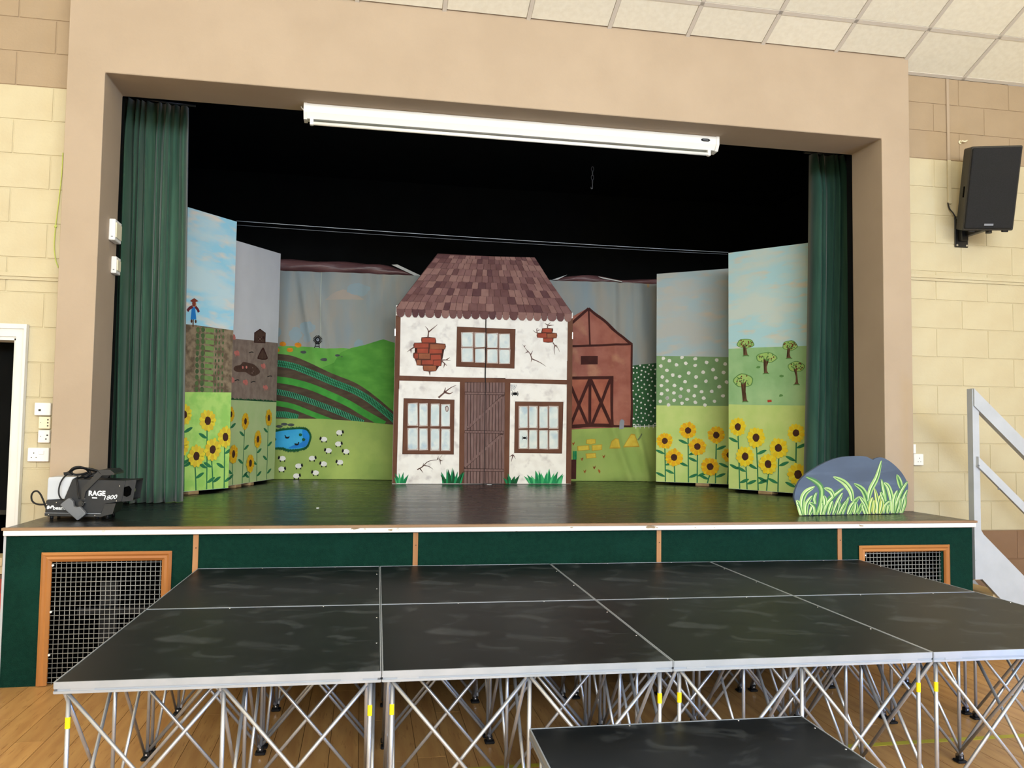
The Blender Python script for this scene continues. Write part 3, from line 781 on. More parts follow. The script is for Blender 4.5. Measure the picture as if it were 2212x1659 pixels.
# ---- left rear flat
L2 = make_flat('scenery_flat', (-1.33, 2.66), (-.994, 3.835), .878, 2.19, 'greyer flat behind, on the left, with muddy pig field and sunflowers', 'sky_grey', blocks=((.30, .42), (.62, .7)), hr=2.315)
field(L2, 'painted_field', [(470, 726), (500.5, 731), (550, 736), (597, 741), (620, 743), (620, 870), (470, 862)], 'mud_tan', 1)
field(L2, 'painted_grass', [(470, 858), (500, 861), (548, 864), (595, 867), (620, 868), (620, 1060), (470, 1070)], 'grass_pale', 2)
A = Art(L2, 'painted_hedge')
for k in range(34):
    x = 493 + k * 3.1; y = 861.5 + k * .17
    A.poly([(x - 2.6, y + 1.5), (x - 1 + random.uniform(-1, 1), y - random.uniform(1.5, 4.5)), (x + 2.6, y + 1.5)], 'darkgreen', 3)
A.build()
A = Art(L2, 'painted_hut')
A.poly(c5((698, 1328), (700, 1238), (752, 1203), (803, 1240), (800, 1333)), 'barn_dark', 3); A.poly(c5((706, 1322), (708, 1242), (752, 1213), (796, 1244), (793, 1326)), 'mud', 4)
A.poly(c5((735, 1312), (735, 1276), (764, 1278), (764, 1314)), 'barn_dark', 5); A.poly(c5((773, 1292), (773, 1270), (790, 1272), (790, 1294)), 'barn_dark', 5)
A.stroke(c5((737, 1310), (762, 1280)), .006, 'mud_tan', 6); A.stroke(c5((737, 1278), (762, 1312)), .006, 'mud_tan', 6); A.build()
A = Art(L2, 'painted_mound'); A.poly(c5((728, 1468), (745, 1425), (770, 1378), (786, 1376), (804, 1420), (822, 1470), (790, 1482), (750, 1478)), 'barn_dark', 3, smooth=3)
A.poly(c5((738, 1464), (752, 1428), (776, 1392), (796, 1426), (812, 1464), (780, 1474)), 'mud', 4, smooth=3); A.build()
A = Art(L2, 'painted_puddle'); A.poly(c5((515, 1560), (535, 1535), (575, 1528), (600, 1502), (650, 1510), (700, 1525), (745, 1570), (748, 1600), (700, 1628), (670, 1622), (620, 1592), (560, 1592), (525, 1580)), 'mud', 3, smooth=3)
for c in c5((597, 1550), (630, 1548)): A.ell(c, .018, .014, 'paint_pink', 4)
for c in c5((685, 1552), (690, 1585), (680, 1600)): A.ell(c, .008, .006, 'mud_tan', 4)
A.build()
for c in c5((512, 1275), (548, 1422), (786, 1537)) + c6((502, 250), (625, 272), (805, 318)):
    A = Art(L2, 'painted_pig'); A.ell(c, .046, .024, 'paint_pink', 3, jit=.12); A.ell((c[0] - 5, c[1] - 1), .018, .016, 'paint_pink', 3.5)
    for dx in (-4, -1.5, 2, 4.5): A.stroke([(c[0] + dx, c[1] + 3), (c[0] + dx, c[1] + 7)], .008, 'paint_pink', 3)
    A.build()
A = Art(L2, 'painted_stick')
for c in c5((672, 1416),) + c6((545, 255), (690, 270), (838, 220)):
    A.stroke([(c[0] - 5, c[1] + 1), (c[0] + 1, c[1] - 1), (c[0] + 5, c[1])], .008, 'paint_black', 3)
A.build()
for i, (c, r_) in enumerate(zip(c6((490, 560), (617, 623), (826, 592), (726, 783), (505, 915), (655, 998)), (17, 19, 19, 19.5, 22, 21))):
    sunflower(L2, c, r_, ('petal_y', 'petal_o', 'petal_y'), seed=40 + i, n=16, zrank=i * 2.6, leaf=1.3)

# ---- right front flat
R1 = make_flat('scenery_flat', (3.335, 2.535), (3.80, 1.795), .878, 2.275, 'tall flat by the right curtain, apple orchard above yellow sunflowers', 'sky_right', blocks=((.32, .46),), hr=2.24)
field(R1, 'painted_hill', r1((1400, 718), (1450, 714), (1700, 702), (2085, 690), (2300, 684)) + [(1800, 880), (1560, 876)], 'hill_orch', 1)
field(R1, 'painted_grass', [(1555, 873), (1640, 875), (1745, 876), (1800, 877), (1800, 1090), (1555, 1080)], 'grass_right', 2)
def tree(P, cx, cy, w, h, tx, ty, ti):
    A = Art(P, 'painted_tree'); f = r1
    A.poly(f((tx - 16, ty + 4), (tx - 20, ty + 1), (tx - 7, ty - (ty - cy) * .14), (tx - 4, ty - (ty - cy) * .4), (cx - 4, cy + h * .55), (cx - 24, cy + h * .05), (cx - 19, cy + h * .02), (cx - 2, cy + h * .38), (cx - 1, cy - h * .2), (cx + 3, cy - h * .2), (cx + 4, cy + h * .38), (cx + 22, cy - h * .02), (cx + 26, cy + h * .02), (cx + 4, cy + h * .55), (tx + 5, ty - (ty - cy) * .4), (tx + 8, ty - (ty - cy) * .14), (tx + 20, ty), (tx + 14, ty + 2), (tx, ty + 3)), 'trunk', 5)
    pts = []
    for k in range(18):
        a = 2 * math.pi * k / 18; rr = 1 + .05 * math.sin(5 * a + ti)
        y = math.sin(a); y = y * (1.0 if y < 0 else .78)
        pts.append((cx + math.cos(a) * w * rr, cy + y * h * rr))
    A.poly(f(*pts), 'canopy_edge', 3); A.poly(f(*[(cx + (x - cx) * .9, cy + (y - cy) * .88) for x, y in pts]), 'canopy', 4)
    for k in range(22):
        a = random.uniform(0, 6.28); d = math.sqrt(random.random()) * .82
        A.ell(f((cx + math.cos(a) * w * d, cy + math.sin(a) * h * d * (.7 if math.sin(a) > 0 else 1)))[0], .0075, .0075, random.choice(('apple', 'canopy_edge', 'canopy_edge')), 6, n=6)
    A.stroke(f((tx - 26, ty + 5), (tx, ty + 2), (tx + 26, ty + 4)), .008, 'canopy_edge', 5.5)
    A.build()
for i, t_ in enumerate(((1588, 676, 70, 44, 1592, 766), (1942, 692, 61, 46, 1935, 787), (1755, 788, 85, 48, 1752, 908), (1992, 860, 68, 48, 1995, 996), (1570, 972, 80, 62, 1587, 1132))): tree(R1, *t_, i)
Art(R1, 'painted_cart').poly(r2((1762, 162), (1795, 160), (1797, 178), (1764, 182)), 'redpaint', 3).build()
A = Art(R1, 'painted_tuft')
for c in r1((1875, 930), (1870, 1085), (1690, 860)): A.ell(c, .020, .012, 'canopy_edge', 2.5, jit=.2)
A.build()
for i, (c, r_) in enumerate(zip(r2((1528, 377), (1992, 425), (1675, 462), (1853, 545), (1590, 612), (1773, 673), (2012, 755)), (21, 21, 23, 23, 22.5, 23, 25))):
    sunflower(R1, c, r_, ('petal_soft', 'petal_y', 'petal_soft'), seed=60 + i, n=14, zrank=i * 2.6, leaf=1.2)

# ---- right rear flat
R2 = make_flat('scenery_flat', (2.97, 3.519), (3.66, 3.067), .878, 2.235, 'shorter flat at the right rear, white dotted hill over orange sunflowers', 'sky_dim', blocks=((.42, .56),), hr=2.245)
field(R2, 'painted_hill', r1((850, 766), (885, 770), (1100, 772), (1450, 780), (1600, 784)) + [(1620, 880), (1400, 878)], 'hill_olive', 1)
field(R2, 'painted_grass', [(1400, 874), (1420, 875.6), (1500, 877), (1573, 877), (1620, 878), (1620, 1060), (1400, 1060)], 'grass_right', 2)
for c in r1((932, 790), (982, 808), (1080, 782), (1187, 792), (1278, 822), (1358, 803), (1425, 835), (912, 850), (1038, 840), (1112, 830), (1187, 846), (962, 885), (1330, 880), (1413, 903), (1250, 900), (1135, 905), (1008, 922), (925, 938), (1062, 933), (1193, 938), (1350, 945), (962, 970), (1105, 976), (1272, 972), (1190, 1012), (1020, 1005), (917, 1006), (1378, 1015), (965, 1042), (1075, 1032), (1133, 1047), (1236, 1055), (1318, 1052), (1017, 1065), (918, 1072), (1408, 1088), (1180, 1088), (1068, 1093)) + r2((1437, 20), (908, 172), (963, 146), (1018, 165), (1122, 157), (1082, 188), (1188, 182), (1255, 148), (1340, 172), (975, 202), (1265, 202), (1068, 134), (965, 145)):
    Art(R2, 'painted_blossom').ell(c, .020, .019, 'paint_white', 2.4, n=9, jit=.15).build()
for i, (c, r_) in enumerate(zip(r2((945, 488), (1130, 405), (1355, 442), (1205, 533), (1020, 620), (1307, 693), (1458, 600)), (18, 19, 19, 19.5, 19.5, 20, 16))):
    sunflower(R2, c, r_, ('petal_y', 'petal_o', 'petal_o'), seed=80 + i, n=16, zrank=i * 2.6, leaf=1.2)

# ---- painted backcloth
BD = Panel('backcloth', (-1.10, 4.238), (3.28, 3.973), .852, 2.235); tag(BD.root, 'wrinkled painted backcloth of farm fields, pond and red barn behind the cottage', 'backcloth')
def bdisp(s, z):
    g = 0.0
    up = max(0, (z - 1.5) / .73)
    g += .0105 * up * math.sin(34 * s + 2 * math.sin(5 * s)) * (1 if s < 1.2 or s > 3.4 else .5)
    g += .016 * math.sin(6.5 * s + 1.2 * z) * (.4 + .3 * z)
    g += .010 * math.sin(19 * s + 3.5 * z) * max(0, min(1, (z - .5)))
    for (s0, z0, sl, a, w) in ((.33, 1.9, .20, .018, .035), (.55, 1.7, .26, .014, .03), (3.75, 1.5, .02, .012, .04), (3.95, 1.6, .03, .014, .04), (3.85, .25, .35, .028, .05), (4.05, .4, .25, .025, .05), (1.05, .06, 6.0, .02, .03)):
        if sl < 2:
            d_ = (s - s0 - sl * (z0 - z)); g += 1.7 * a * math.exp(-(d_ / w) ** 2) * math.exp(-((z - z0) / .7) ** 2)
    # a fold creeping along the floor
    for (s0, s1_, zf, a) in ((.95, 1.4, .075, .035), (3.4, 4.3, .10, .05)):
        if s0 < s < s1_:
            e = math.sin(math.pi * (s - s0) / (s1_ - s0)); g += a * e * math.exp(-((z - zf * e * .7) / .05) ** 2)
    return g + .035
BD.disp = bdisp
A = Art(BD, 'cloth_sky'); A.poly([(0, 0), (BD.len, 0), (BD.len, BD.h), (0, BD.h)], 'sky_cloth', 0, px=False); A.build()
MB().box(.05, BD.len - .05, .0, .20, BD.h - .04, BD.h + .0003).build('top_batten', M['woodblock'], BD.root)
XA, XB = 560, 1460
A = Art(BD, 'painted_hill'); A.poly([(XA, 752), (598, 750), (620, 748.5), (657, 749), (705, 753.5), (741.6, 752.7), (777.8, 757), (810, 760), (850, 764.5), (900, 768), (900, 930), (XA, 930)], 'hill_bright', 2); A.build()
A = Art(BD, 'painted_slope'); A.poly(c6((1480, 10), (1700, -60), (1990, -70), (1990, 560), (1930, 520), (1750, 370), (1600, 275), (1400, 195), (1300, 150), (1420, 100)), 'hill_deep', 3, smooth=2); A.build()
A = Art(BD, 'painted_meadow'); A.poly([(XA, 904), (693, 904.6), (760, 909), (846, 919), (900, 922), (900, 1070), (XA, 1070)], 'grass_cloth', 8); A.build()
soil_top = c6((700, 0), (905, 20), (1050, 40), (1200, 100), (1400, 195), (1600, 275), (1750, 370), (1930, 520), (2050, 640))
A = Art(BD, 'ploughed_field'); A.poly([(XA, 930)] + catmull(soil_top, 4) + [(900, 930)], 'soil', 4); A.build()
def band(name, pts, w, m, layer, tick=None, tickw=.5, rowsn=1):
    A = Art(BD, name); P_ = catmull(c6(*pts), 8)
    loc = [BD.L(*p) for p in P_]; wl_ = w / 4.148 * .00505
    A.stroke(loc, wl_, m, layer, px=False, smooth=0)
    if tick:
        acc = 0
        for i in range(len(loc) - 1):
            a, b_ = loc[i], loc[i + 1]; d_ = math.hypot(b_[0] - a[0], b_[1] - a[1])
            while acc < d_:
                t = acc / d_; x = a[0] + (b_[0] - a[0]) * t; z = a[1] + (b_[1] - a[1]) * t
                A.stroke([(x - .004, z - wl_ * .45), (x + .010, z + wl_ * .45)], .008, tick, layer + .6, px=False, smooth=0)
                acc += .019
            acc -= d_
        if rowsn > 1:
            for r_ in (-.18, .18):
                A.stroke([(x, z + wl_ * r_) for x, z in loc], .006, tick, layer + .7, px=False, smooth=0)
    A.build()
band('crop_band', ((800, 100), (905, 105), (1050, 130), (1200, 185), (1400, 270), (1600, 350), (1750, 440), (1930, 585), (2000, 650)), 56, 'crop_teal', 5, 'darkgreen', rowsn=2)
band('crop_band', ((800, 240), (905, 250), (1050, 272), (1200, 312), (1350, 372), (1550, 465), (1700, 555), (1870, 650)), 58, 'crop_green', 5)
band('crop_band', ((800, 345), (905, 358), (1050, 390), (1200, 440), (1400, 515), (1550, 578), (1680, 635)), 48, 'crop_teal', 5, 'paint_black')
band('crop_band', ((800, 455), (905, 462), (1050, 490), (1200, 548), (1400, 625)), 46, 'crop_green', 5)
band('crop_band', ((800, 560), (905, 560), (1000, 565), (1100, 590)), 52, 'crop_teal', 5, 'darkgreen')
A = Art(BD, 'painted_pumpkin')
for c, r_ in zip(c5((965, 1345), (1098, 1352), (1028, 1397), (912, 1400)), (.034, .036, .032, .03)):
    A = Art(BD, 'painted_pumpkin'); A.ell(c, r_, r_ * .75, 'orange', 4, jit=.06); A.stroke([(c[0], c[1] - 4), (c[0] + .6, c[1] - 6)], .008, 'canopy_edge', 5); A.build()
for c, r_ in zip(c5((1145, 1415), (1330, 1482), (1450, 1445), (1490, 1457)), (.032, .036, .026, .01)):
    A = Art(BD, 'painted_stone'); A.ell(c, r_, r_ * .5, 'rockgrey', 5, jit=.1); A.build()
A = Art(BD, 'painted_windmill'); c = c5((1275, 1306))[0]; cl = BD.L(*c)
for k in range(17):
    a = 2 * math.pi * k / 17; A.stroke([(cl[0] + .022 * math.cos(a), cl[1] + .024 * math.sin(a)), (cl[0] + .048 * math.cos(a), cl[1] + .05 * math.sin(a))], .009, 'paint_black', 5, px=False, smooth=0)
A.ell(cl, .024, .026, 'paint_black', 5, px=False); A.ell(cl, .015, .016, 'greypaint', 6, px=False); A.ell(cl, .006, .006, 'paint_black', 7, px=False)
for pr_ in (((1262, 1330), (1246, 1380)), ((1284, 1330), (1290, 1380)), ((1262, 1332), (1284, 1345)), ((1262, 1345), (1286, 1335)), ((1254, 1364), (1290, 1364))): A.stroke(c5(*pr_), .007, 'paint_black', 5)
A.build()
A = Art(BD, 'painted_mountain'); A.poly(c5((1340, 948), (1390, 905), (1440, 878), (1500, 858), (1560, 872), (1620, 905), (1690, 948)), 'sky_warm', 1); A.build()
for c, a_, b_ in zip(c5((1075, 1260), (925, 1240), (1640, 1345), (1640, 860), (1180, 1200), (1180, 1290)), (.065, .03, .05, .12, .08, .04), (.08, .05, .05, .07, .07, .05)):
    A = Art(BD, 'painted_sky_patch'); A.ell(c, a_, b_, 'sky_teal', 1, n=16, jit=.15); A.build()
A = Art(BD, 'cloth_seam'); A.stroke(c5((1308, 690), (1300, 900), (1302, 1380)), .008, 'seam', 2.4); A.build()
A = Art(BD, 'painted_pond')
out = [(-300, 585), (40, 585), (180, 560), (350, 540), (520, 535), (610, 560), (665, 640), (668, 720), (630, 830), (560, 890), (420, 920), (280, 920), (180, 890), (30, 890), (-300, 890)]
A.poly(p7(*out), 'pond', 10, smooth=3)
pond = A.build()
A = Art(BD, 'pond_reeds', pond)
rim = catmull([(x + 0.0, y) for x, y in out[1:-1]], 7)
for i, (x, y) in enumerate(rim):
    up = -1 if y < 720 else 1
    nx, ny = (x - 300) / 400, (y - 730) / 190; k = math.hypot(nx, ny) or 1; nx, ny = nx / k, ny / k
    h_ = random.uniform(26, 46)
    A.poly(p7((x - 16, y + 8), (x + nx * h_ * .6 - 6 + random.uniform(-8, 8), y + ny * h_), (x + 16, y - 4)), 'darkgreen', 11)
    A.poly(p7((x - 16, y - 8), (x + nx * h_ * .4 + random.uniform(-10, 10), y - abs(ny) * 26 - 6), (x + 16, y + 10)), 'darkgreen', 11.2)
A.stroke(p7(*[(x, y) for x, y in rim]), .020, 'darkgreen', 10.6)
A.build()
A = Art(BD, 'painted_ripple', pond); A.poly(p7((540, 545), (620, 575), (655, 640), (655, 720), (615, 820), (540, 870), (280, 890), (380, 830), (520, 780), (560, 700), (530, 620)), 'paint_blue', 10.3, smooth=2); A.build()
for c, fl_ in (((265, 690), -1), ((430, 810), 1)):
    A = Art(BD, 'painted_duck', pond); A.poly(p7((c[0] - 38, c[1] - 12), (c[0] - 25, c[1] + 22), (c[0] + 25, c[1] + 22), (c[0] + 44, c[1] - 14), (c[0] + 10, c[1] - 6)), 'paint_black', 12, smooth=2)
    A.stroke(p7((c[0] + fl_ * 30, c[1] - 4), (c[0] + fl_ * 34, c[1] - 28), (c[0] + fl_ * 46, c[1] - 26)), .009, 'paint_black', 12); A.build()
for c in ((497, 650), (553, 733), (45, 728)):
    A = Art(BD, 'painted_lily', pond); A.ell(p7(c)[0], .018, .016, 'darkgreen', 12, jit=.1); A.build()
for c in ((212, 463), (330, 473), (125, 500)):
    A = Art(BD, 'painted_stone'); A.ell(p7(c)[0], .036, .015, 'rockgrey', 9.5); A.build()
for (x, y, hd) in ((180, 1062, -1), (165, 1250, 1), (425, 1370, 1), (462, 1195, 1), (700, 1060, 1), (762, 1315, -1), (908, 725, -1), (905, 1160, -1), (988, 925, -1), (1160, 808, 1), (1180, 608, 1), (1300, 942, -1), (1190, 1130, -1)):
    A = Art(BD, 'painted_sheep'); c = p7((x, y))[0]; cl = BD.L(*c)
    for dx in (-.022, .022): A.stroke([(cl[0] + dx, cl[1] - .016), (cl[0] + dx + .002, cl[1] - .036)], .012, 'paint_black', 9.5, px=False, smooth=0)
    A.ell(cl, .034, .026, 'paint_white', 10, px=False, n=16, jit=.05); A.ell((cl[0] + hd * .036, cl[1] + .006), .011, .017, 'paint_black', 11, px=False, rot=hd * .3)
    A.poly([(cl[0] + hd * .028, cl[1] + .018), (cl[0] + hd * .036, cl[1] + .030), (cl[0] + hd * .044, cl[1] + .018)], 'paint_black', 11, px=False); A.build()
# right-hand half of the cloth
A = Art(BD, 'dotted_hill'); A.poly(b1((900, 1190), (1110, 1165), (1300, 1140), (1560, 1115), (1800, 1100)) + b2((1800, 590), (900, 620)), 'hill_dark', 2); dh = A.build()
A = Art(BD, 'painted_blossom', dh)
for c in b1((1120, 1200), (1190, 1210), (1250, 1163), (1315, 1190), (1378, 1200), (1410, 1150), (1478, 1165), (1440, 1235), (1525, 1230), (1275, 1253), (1345, 1275), (1190, 1290), (1125, 1298), (1265, 1325), (1400, 1312), (1510, 1310), (1220, 1375), (1325, 1367), (1447, 1380), (1155, 1400), (1270, 1430), (1378, 1420), (1550, 1405), (1465, 1447), (1200, 1467), (1120, 1487), (1325, 1500), (1413, 1513), (1517, 1527), (1203, 1530), (1275, 1553), (1353, 1588), (1220, 1600), (1445, 1605), (1113, 1610), (1290, 1650), (1525, 1645)) + b2((1170, 20), (1240, 57), (1385, 12), (1443, 48), (1118, 100), (1307, 88), (1193, 133), (1393, 128), (1487, 132), (1128, 187), (1265, 167), (1335, 200), (1433, 213), (1190, 240), (1267, 262), (1508, 260), (1360, 283), (1173, 298), (1440, 327), (1267, 352), (1338, 360), (1160, 373), (1402, 387), (1487, 410), (1207, 428), (1298, 438), (1112, 452), (1358, 483), (1178, 497), (1267, 503), (1440, 497), (1515, 537), (1118, 557), (1197, 560)):
    A.ell(c, .0105, .0105, 'paint_white', 3, n=7, jit=.2)
A.build()
A = Art(BD, 'painted_lawn'); A.poly(b2((-600, 660), (40, 645), (700, 615), (1100, 605), (1800, 590), (1800, 2200), (-600, 2200)), 'grass_cloth', 4); A.build()
A = Art(BD, 'picket_fence'); A.stroke(b2((1105, 595), (1540, 578)), .009, 'paint_white', 6, smooth=0)
for x in (1150, 1235, 1320, 1402, 1480): A.stroke(b2((x, 555 - (x - 1150) * .02), (x, 628 - (x - 1150) * .02)), .009, 'paint_white', 6)
A.build()
A = Art(BD, 'painted_barn')
A.poly(b1((-900, 800), (330, 130), (480, 260), (650, 400), (780, 550), (930, 650), (1100, 790), (1095, 1659)) + b2((1080, 605), (760, 610), (-900, 690)), 'barn_red', 5)
barn = A.build()
A = Art(BD, 'barn_outline', barn)
for st in (((-900, 1230), (40, 400), (330, 145)), ((330, 145), (480, 265), (650, 405), (780, 555), (930, 655), (1095, 795))): A.stroke(b1(*st), .030, 'barn_dark', 7)
A.stroke(b1((-900, 830), (40, 815), (600, 800), (1060, 785)), .024, 'barn_dark', 5.3); A.stroke(b1((332, 170), (342, 480), (352, 790)), .019, 'barn_dark', 6.8)
A.stroke(b1((1090, 790), (1085, 1300)) + b2((1078, 605),), .021, 'barn_dark', 6.9, smooth=0)
A.stroke(b2((-900, 650), (40, 605), (400, 580), (1080, 590)), .022, 'barn_dark', 6.7); A.build()
A = Art(BD, 'barn_window', barn); A.poly(b1((195, 992), (495, 992), (492, 1142), (196, 1146)), 'barn_dark', 7); A.build()
A = Art(BD, 'barn_door', barn); A.poly(b1((-400, 1380), (740, 1370)) + b2((740, 570), (-400, 600)), 'barn_door', 6.2); bdoor = A.build()
A.__init__(BD, 'door_brace', barn)
A.stroke(b1((-400, 1390), (40, 1385), (765, 1378)), .034, 'barn_dark', 8); A.stroke(b1((740, 1380),) + b2((738, 580),), .032, 'barn_dark', 8.2, smooth=0); A.stroke(b1((355, 1400),) + b2((352, 570),), .032, 'barn_dark', 8.2, smooth=0)
for st in ((b1((350, 1410),) + b2((10, 560),)), (b1((-10, 1480),) + b2((310, 560),)), (b1((365, 1410),) + b2((720, 560),)), (b1((720, 1400),) + b2((390, 560),))): A.stroke(st, .034, 'barn_dark', 8.4, smooth=0)
A.stroke(b2((-400, 610), (40, 590), (380, 568), (760, 575)), .038, 'barn_dark', 8.6); A.build()
A = Art(BD, 'painted_churn'); A.poly(b2((868, 640), (880, 500), (905, 465), (940, 468), (962, 500), (950, 630)), 'greypaint', 9); A.build()
for pts in (((290, 825), (380, 808), (455, 815), (458, 895), (370, 915), (285, 900)), ((125, 940), (340, 925), (350, 1010), (130, 1030)), ((385, 925), (575, 910), (570, 1010), (390, 1028)), ((275, 1075), (460, 1065), (470, 1150), (290, 1165)), ((700, 985), (735, 850), (790, 800), (850, 810), (880, 980)), ((935, 965), (1080, 720), (1140, 730), (1220, 955))):
    A = Art(BD, 'painted_hay'); A.poly(b2(*pts), 'haydark', 6)
    cx = sum(p[0] for p in pts) / len(pts); cy = sum(p[1] for p in pts) / len(pts)
    A.poly(b2(*[(cx + (x - cx) * .85, cy + (y - cy) * .82) for x, y in pts]), 'hay', 7); A.build()
A = Art(BD, 'painted_pitchfork'); A.stroke(b2((1185, 825), (1265, 715)), .006, 'rockgrey', 6); A.stroke(b2((1195, 838), (1270, 730)), .006, 'rockgrey', 6); A.build()
for (x, y, f_) in ((55, 890, 1), (210, 1165, 1), (600, 1120, 1), (430, 1315, 1), (260, 1385, 1), (520, 1385, -1)):
    A = Art(BD, 'painted_hen'); A.poly(b2((x - 26, y - 20), (x - 8, y - 2), (x + 14, y - 12), (x + f_ * 22, y - 36), (x + 24, y + 6), (x + 2, y + 22), (x - 16, y + 12)), 'hen', 6)
    A.stroke(b2((x - 4, y + 18), (x - 4, y + 36)), .006, 'hen', 6); A.stroke(b2((x + 8, y + 18), (x + 8, y + 36)), .006, 'hen', 6); A.build()
A = Art(BD, 'painted_planter'); A.poly(b2((-60, 1180), (110, 1180), (105, 1530), (-60, 1530)), 'barn_dark', 6)
for x in (60, 85, 105): A.stroke(b2((x, 1180), (x, 1030)), .014, 'tuft', 7)
A.build()

# ---- cottage cut-out
HA, HB = (.183, 3.473), (2.037, 3.508)
HO = Panel('cottage_flat', HA, HB, ZS + .003, 2.4); HO.clip = False
tag(HO.root, 'painted cottage cut-out with scalloped tile roof and cracked white walls, centre stage', 'scenery flat')
th = .02
hinge = HO.L(1046, 880)[0]; wtop = 1.80
for (a, b_) in ((0.0, hinge - .0025), (hinge + .0025, HO.len)):
    q = MB(); q.box(a, b_, .0, th, 0, wtop, ch=.0015); q.build('wall_board', M['housewhite'], HO.root)
for a in (.25, 1.55):
    MB().box(a, a + .05, th, .5, 0, .05).box(a, a + .05, th, th + .04, 0, 1.4).build('stage_brace', M['woodblock'], HO.root)
# the whole wall is timbered: posts, beam, door posts
def hp(name, pts, m, ly, f, parent=None, smooth=0):
    return Art(HO, name, parent).poly(f(*pts), m, ly, smooth=smooth).build()
HO.clip = True
for st in (((40, 838), (132, 836), (126, 1200), (116, 1659), (30, 1659), (40, 1200)),): hp('timber_post', st + (), 'timber', 3, c7)
hp('timber_post', ((0, 0), (118, 0), (106, 560), (92, 1000), (86, 1372), (-20, 1368), (-10, 800)), 'timber', 3.1, c8)
hp('timber_post', ((2002, 880), (2090, 860), (2090, 1659), (1994, 1659)), 'timber', 3, c7)
hp('timber_post', ((1994, 0), (2090, 0), (2090, 1376), (1982, 1372), (1990, 700)), 'timber', 3.1, c8)
HO.clip = False
hp('timber_beam', ((118, 162), (600, 178), (1200, 195), (1992, 212), (1992, 262), (1200, 240), (700, 232), (118, 218)), 'timber', 3.4, c8)
hp('timber_post', ((795, 190), (850, 190), (848, 700), (838, 1372), (784, 1372), (792, 700)), 'timber', 3.6, c8)
hp('timber_post', ((1300, 205), (1360, 207), (1352, 700), (1345, 1376), (1288, 1376), (1298, 700)), 'timber', 3.6, c8)
door = hp('painted_door', ((840, 185), (1305, 190), (1295, 1374), (832, 1372)), 'plankline', 3.2, c8)
npl = 13
for k in range(npl):
    xa = 846 + (1300 - 846) * k / npl; xb = 846 + (1300 - 846) * (k + 1) / npl; j = random.uniform(-3, 3)
    hp('plank', ((xa + 4, 240), (xb - 3, 240), (xb - 9 + j, 1370), (xa - 2 + j, 1370)), 'plankpaint', 4, c8, door)
for pts in (((848, 342), (1296, 352), (1296, 382), (848, 376)), ((848, 775), (1288, 782), (1286, 812), (846, 806)), ((838, 1200), (1288, 1206), (1286, 1240), (838, 1236)), ((872, 742), (1262, 384), (1296, 384), (905, 752), (880, 764)), ((838, 1182), (1245, 815), (1286, 818), (850, 1205))):
    cx = sum(p[0] for p in pts) / len(pts); cy = sum(p[1] for p in pts) / len(pts)
    A = Art(HO, 'door_rail', door); A.poly(c8(*pts), 'plankline', 5); 
    A.poly(c8(*[(cx + (x - cx) * .985, cy + (y - cy) * (.62 if abs(pts[0][1] - pts[1][1]) < 40 else .945)) for x, y in pts]), 'plankpaint', 5.6); A.build()
def window(f, outer, xs, ys, seed):
    rnd = random.Random(seed); w = hp('painted_window', outer, 'timberdark', 4, f)
    cx = sum(p[0] for p in outer) / 4; cy = sum(p[1] for p in outer) / 4
    hp('window_frame', [(cx + (x - cx) * .985, cy + (y - cy) * .985) for x, y in outer], 'timber', 4.5, f, w)
    for (ya, yb) in ys:
        for (xa, xb) in xs:
            sk = (xa - outer[0][0]) / (outer[1][0] - outer[0][0]) * (outer[1][1] - outer[0][1])
            j = lambda: rnd.uniform(-4, 4)
            A = Art(HO, 'pane', w); P_ = [(xa + j(), ya + sk + j()), (xb + j(), ya + sk + j()), (xb + j(), yb + sk + j()), (xa + j(), yb + sk + j())]
            A.poly(f(*P_), 'panelead', 5); mx_, my = (xa + xb) / 2, (ya + yb) / 2 + sk
            hw_, hh_ = (xb - xa) / 2 * .86, (yb - ya) / 2 * .92
            A.poly(f(*[(mx_ + sx_ * hw_ * u_, my + sy_ * hh_ * v_) for sx_, sy_, u_, v_ in ((-1, -1, 1, .8), (-1, -1, .8, 1), (1, -1, .8, 1), (1, -1, 1, .8), (1, 1, 1, .8), (1, 1, .8, 1), (-1, 1, .8, 1), (-1, 1, 1, .8))]), 'pane', 5.6); A.build()
    return w
window(c7, ((762, 962), (1418, 990), (1406, 1432), (752, 1410)), ((810, 945), (960, 1078), (1096, 1220), (1232, 1358)), ((1022, 1188), (1198, 1358)), 1)
wlft = window(c8, ((165, 416), (735, 432), (727, 1046), (150, 1042)), ((208, 325), (338, 434), (466, 568), (583, 686)), ((468, 724), (745, 994)), 2)
window(c8, ((1412, 452), (1954, 456), (1938, 1036), (1402, 1030)), ((1455, 1556), (1566, 1662), (1680, 1780), (1790, 1896)), ((502, 752), (768, 984)), 3)
hp('broken_pane', ((628, 520), (650, 498), (668, 520), (664, 560), (640, 566)), 'crack', 6.4, c8, wlft, 2)
hp('broken_hole', ((636, 524), (650, 508), (662, 524), (658, 554), (642, 558)), 'panelead', 7, c8, wlft, 2)
def bricks(pts_list, outline):
    A = Art(HO, 'brick_patch'); A.poly(c7(*outline), 'mortar', 3, smooth=2); o = A.build()
    for i, (x0, x1, y0, y1) in enumerate(pts_list):
        j = lambda: random.uniform(-3, 3)
        Art(HO, 'brick', o).poly(c7((x0 + j(), y0 + j()), (x1 + j(), y0 + j()), (x1 + j(), y1 + j()), (x0 + j(), y1 + j())), ('brickred', 'brickred', 'brickor')[i % 3], 4).build()
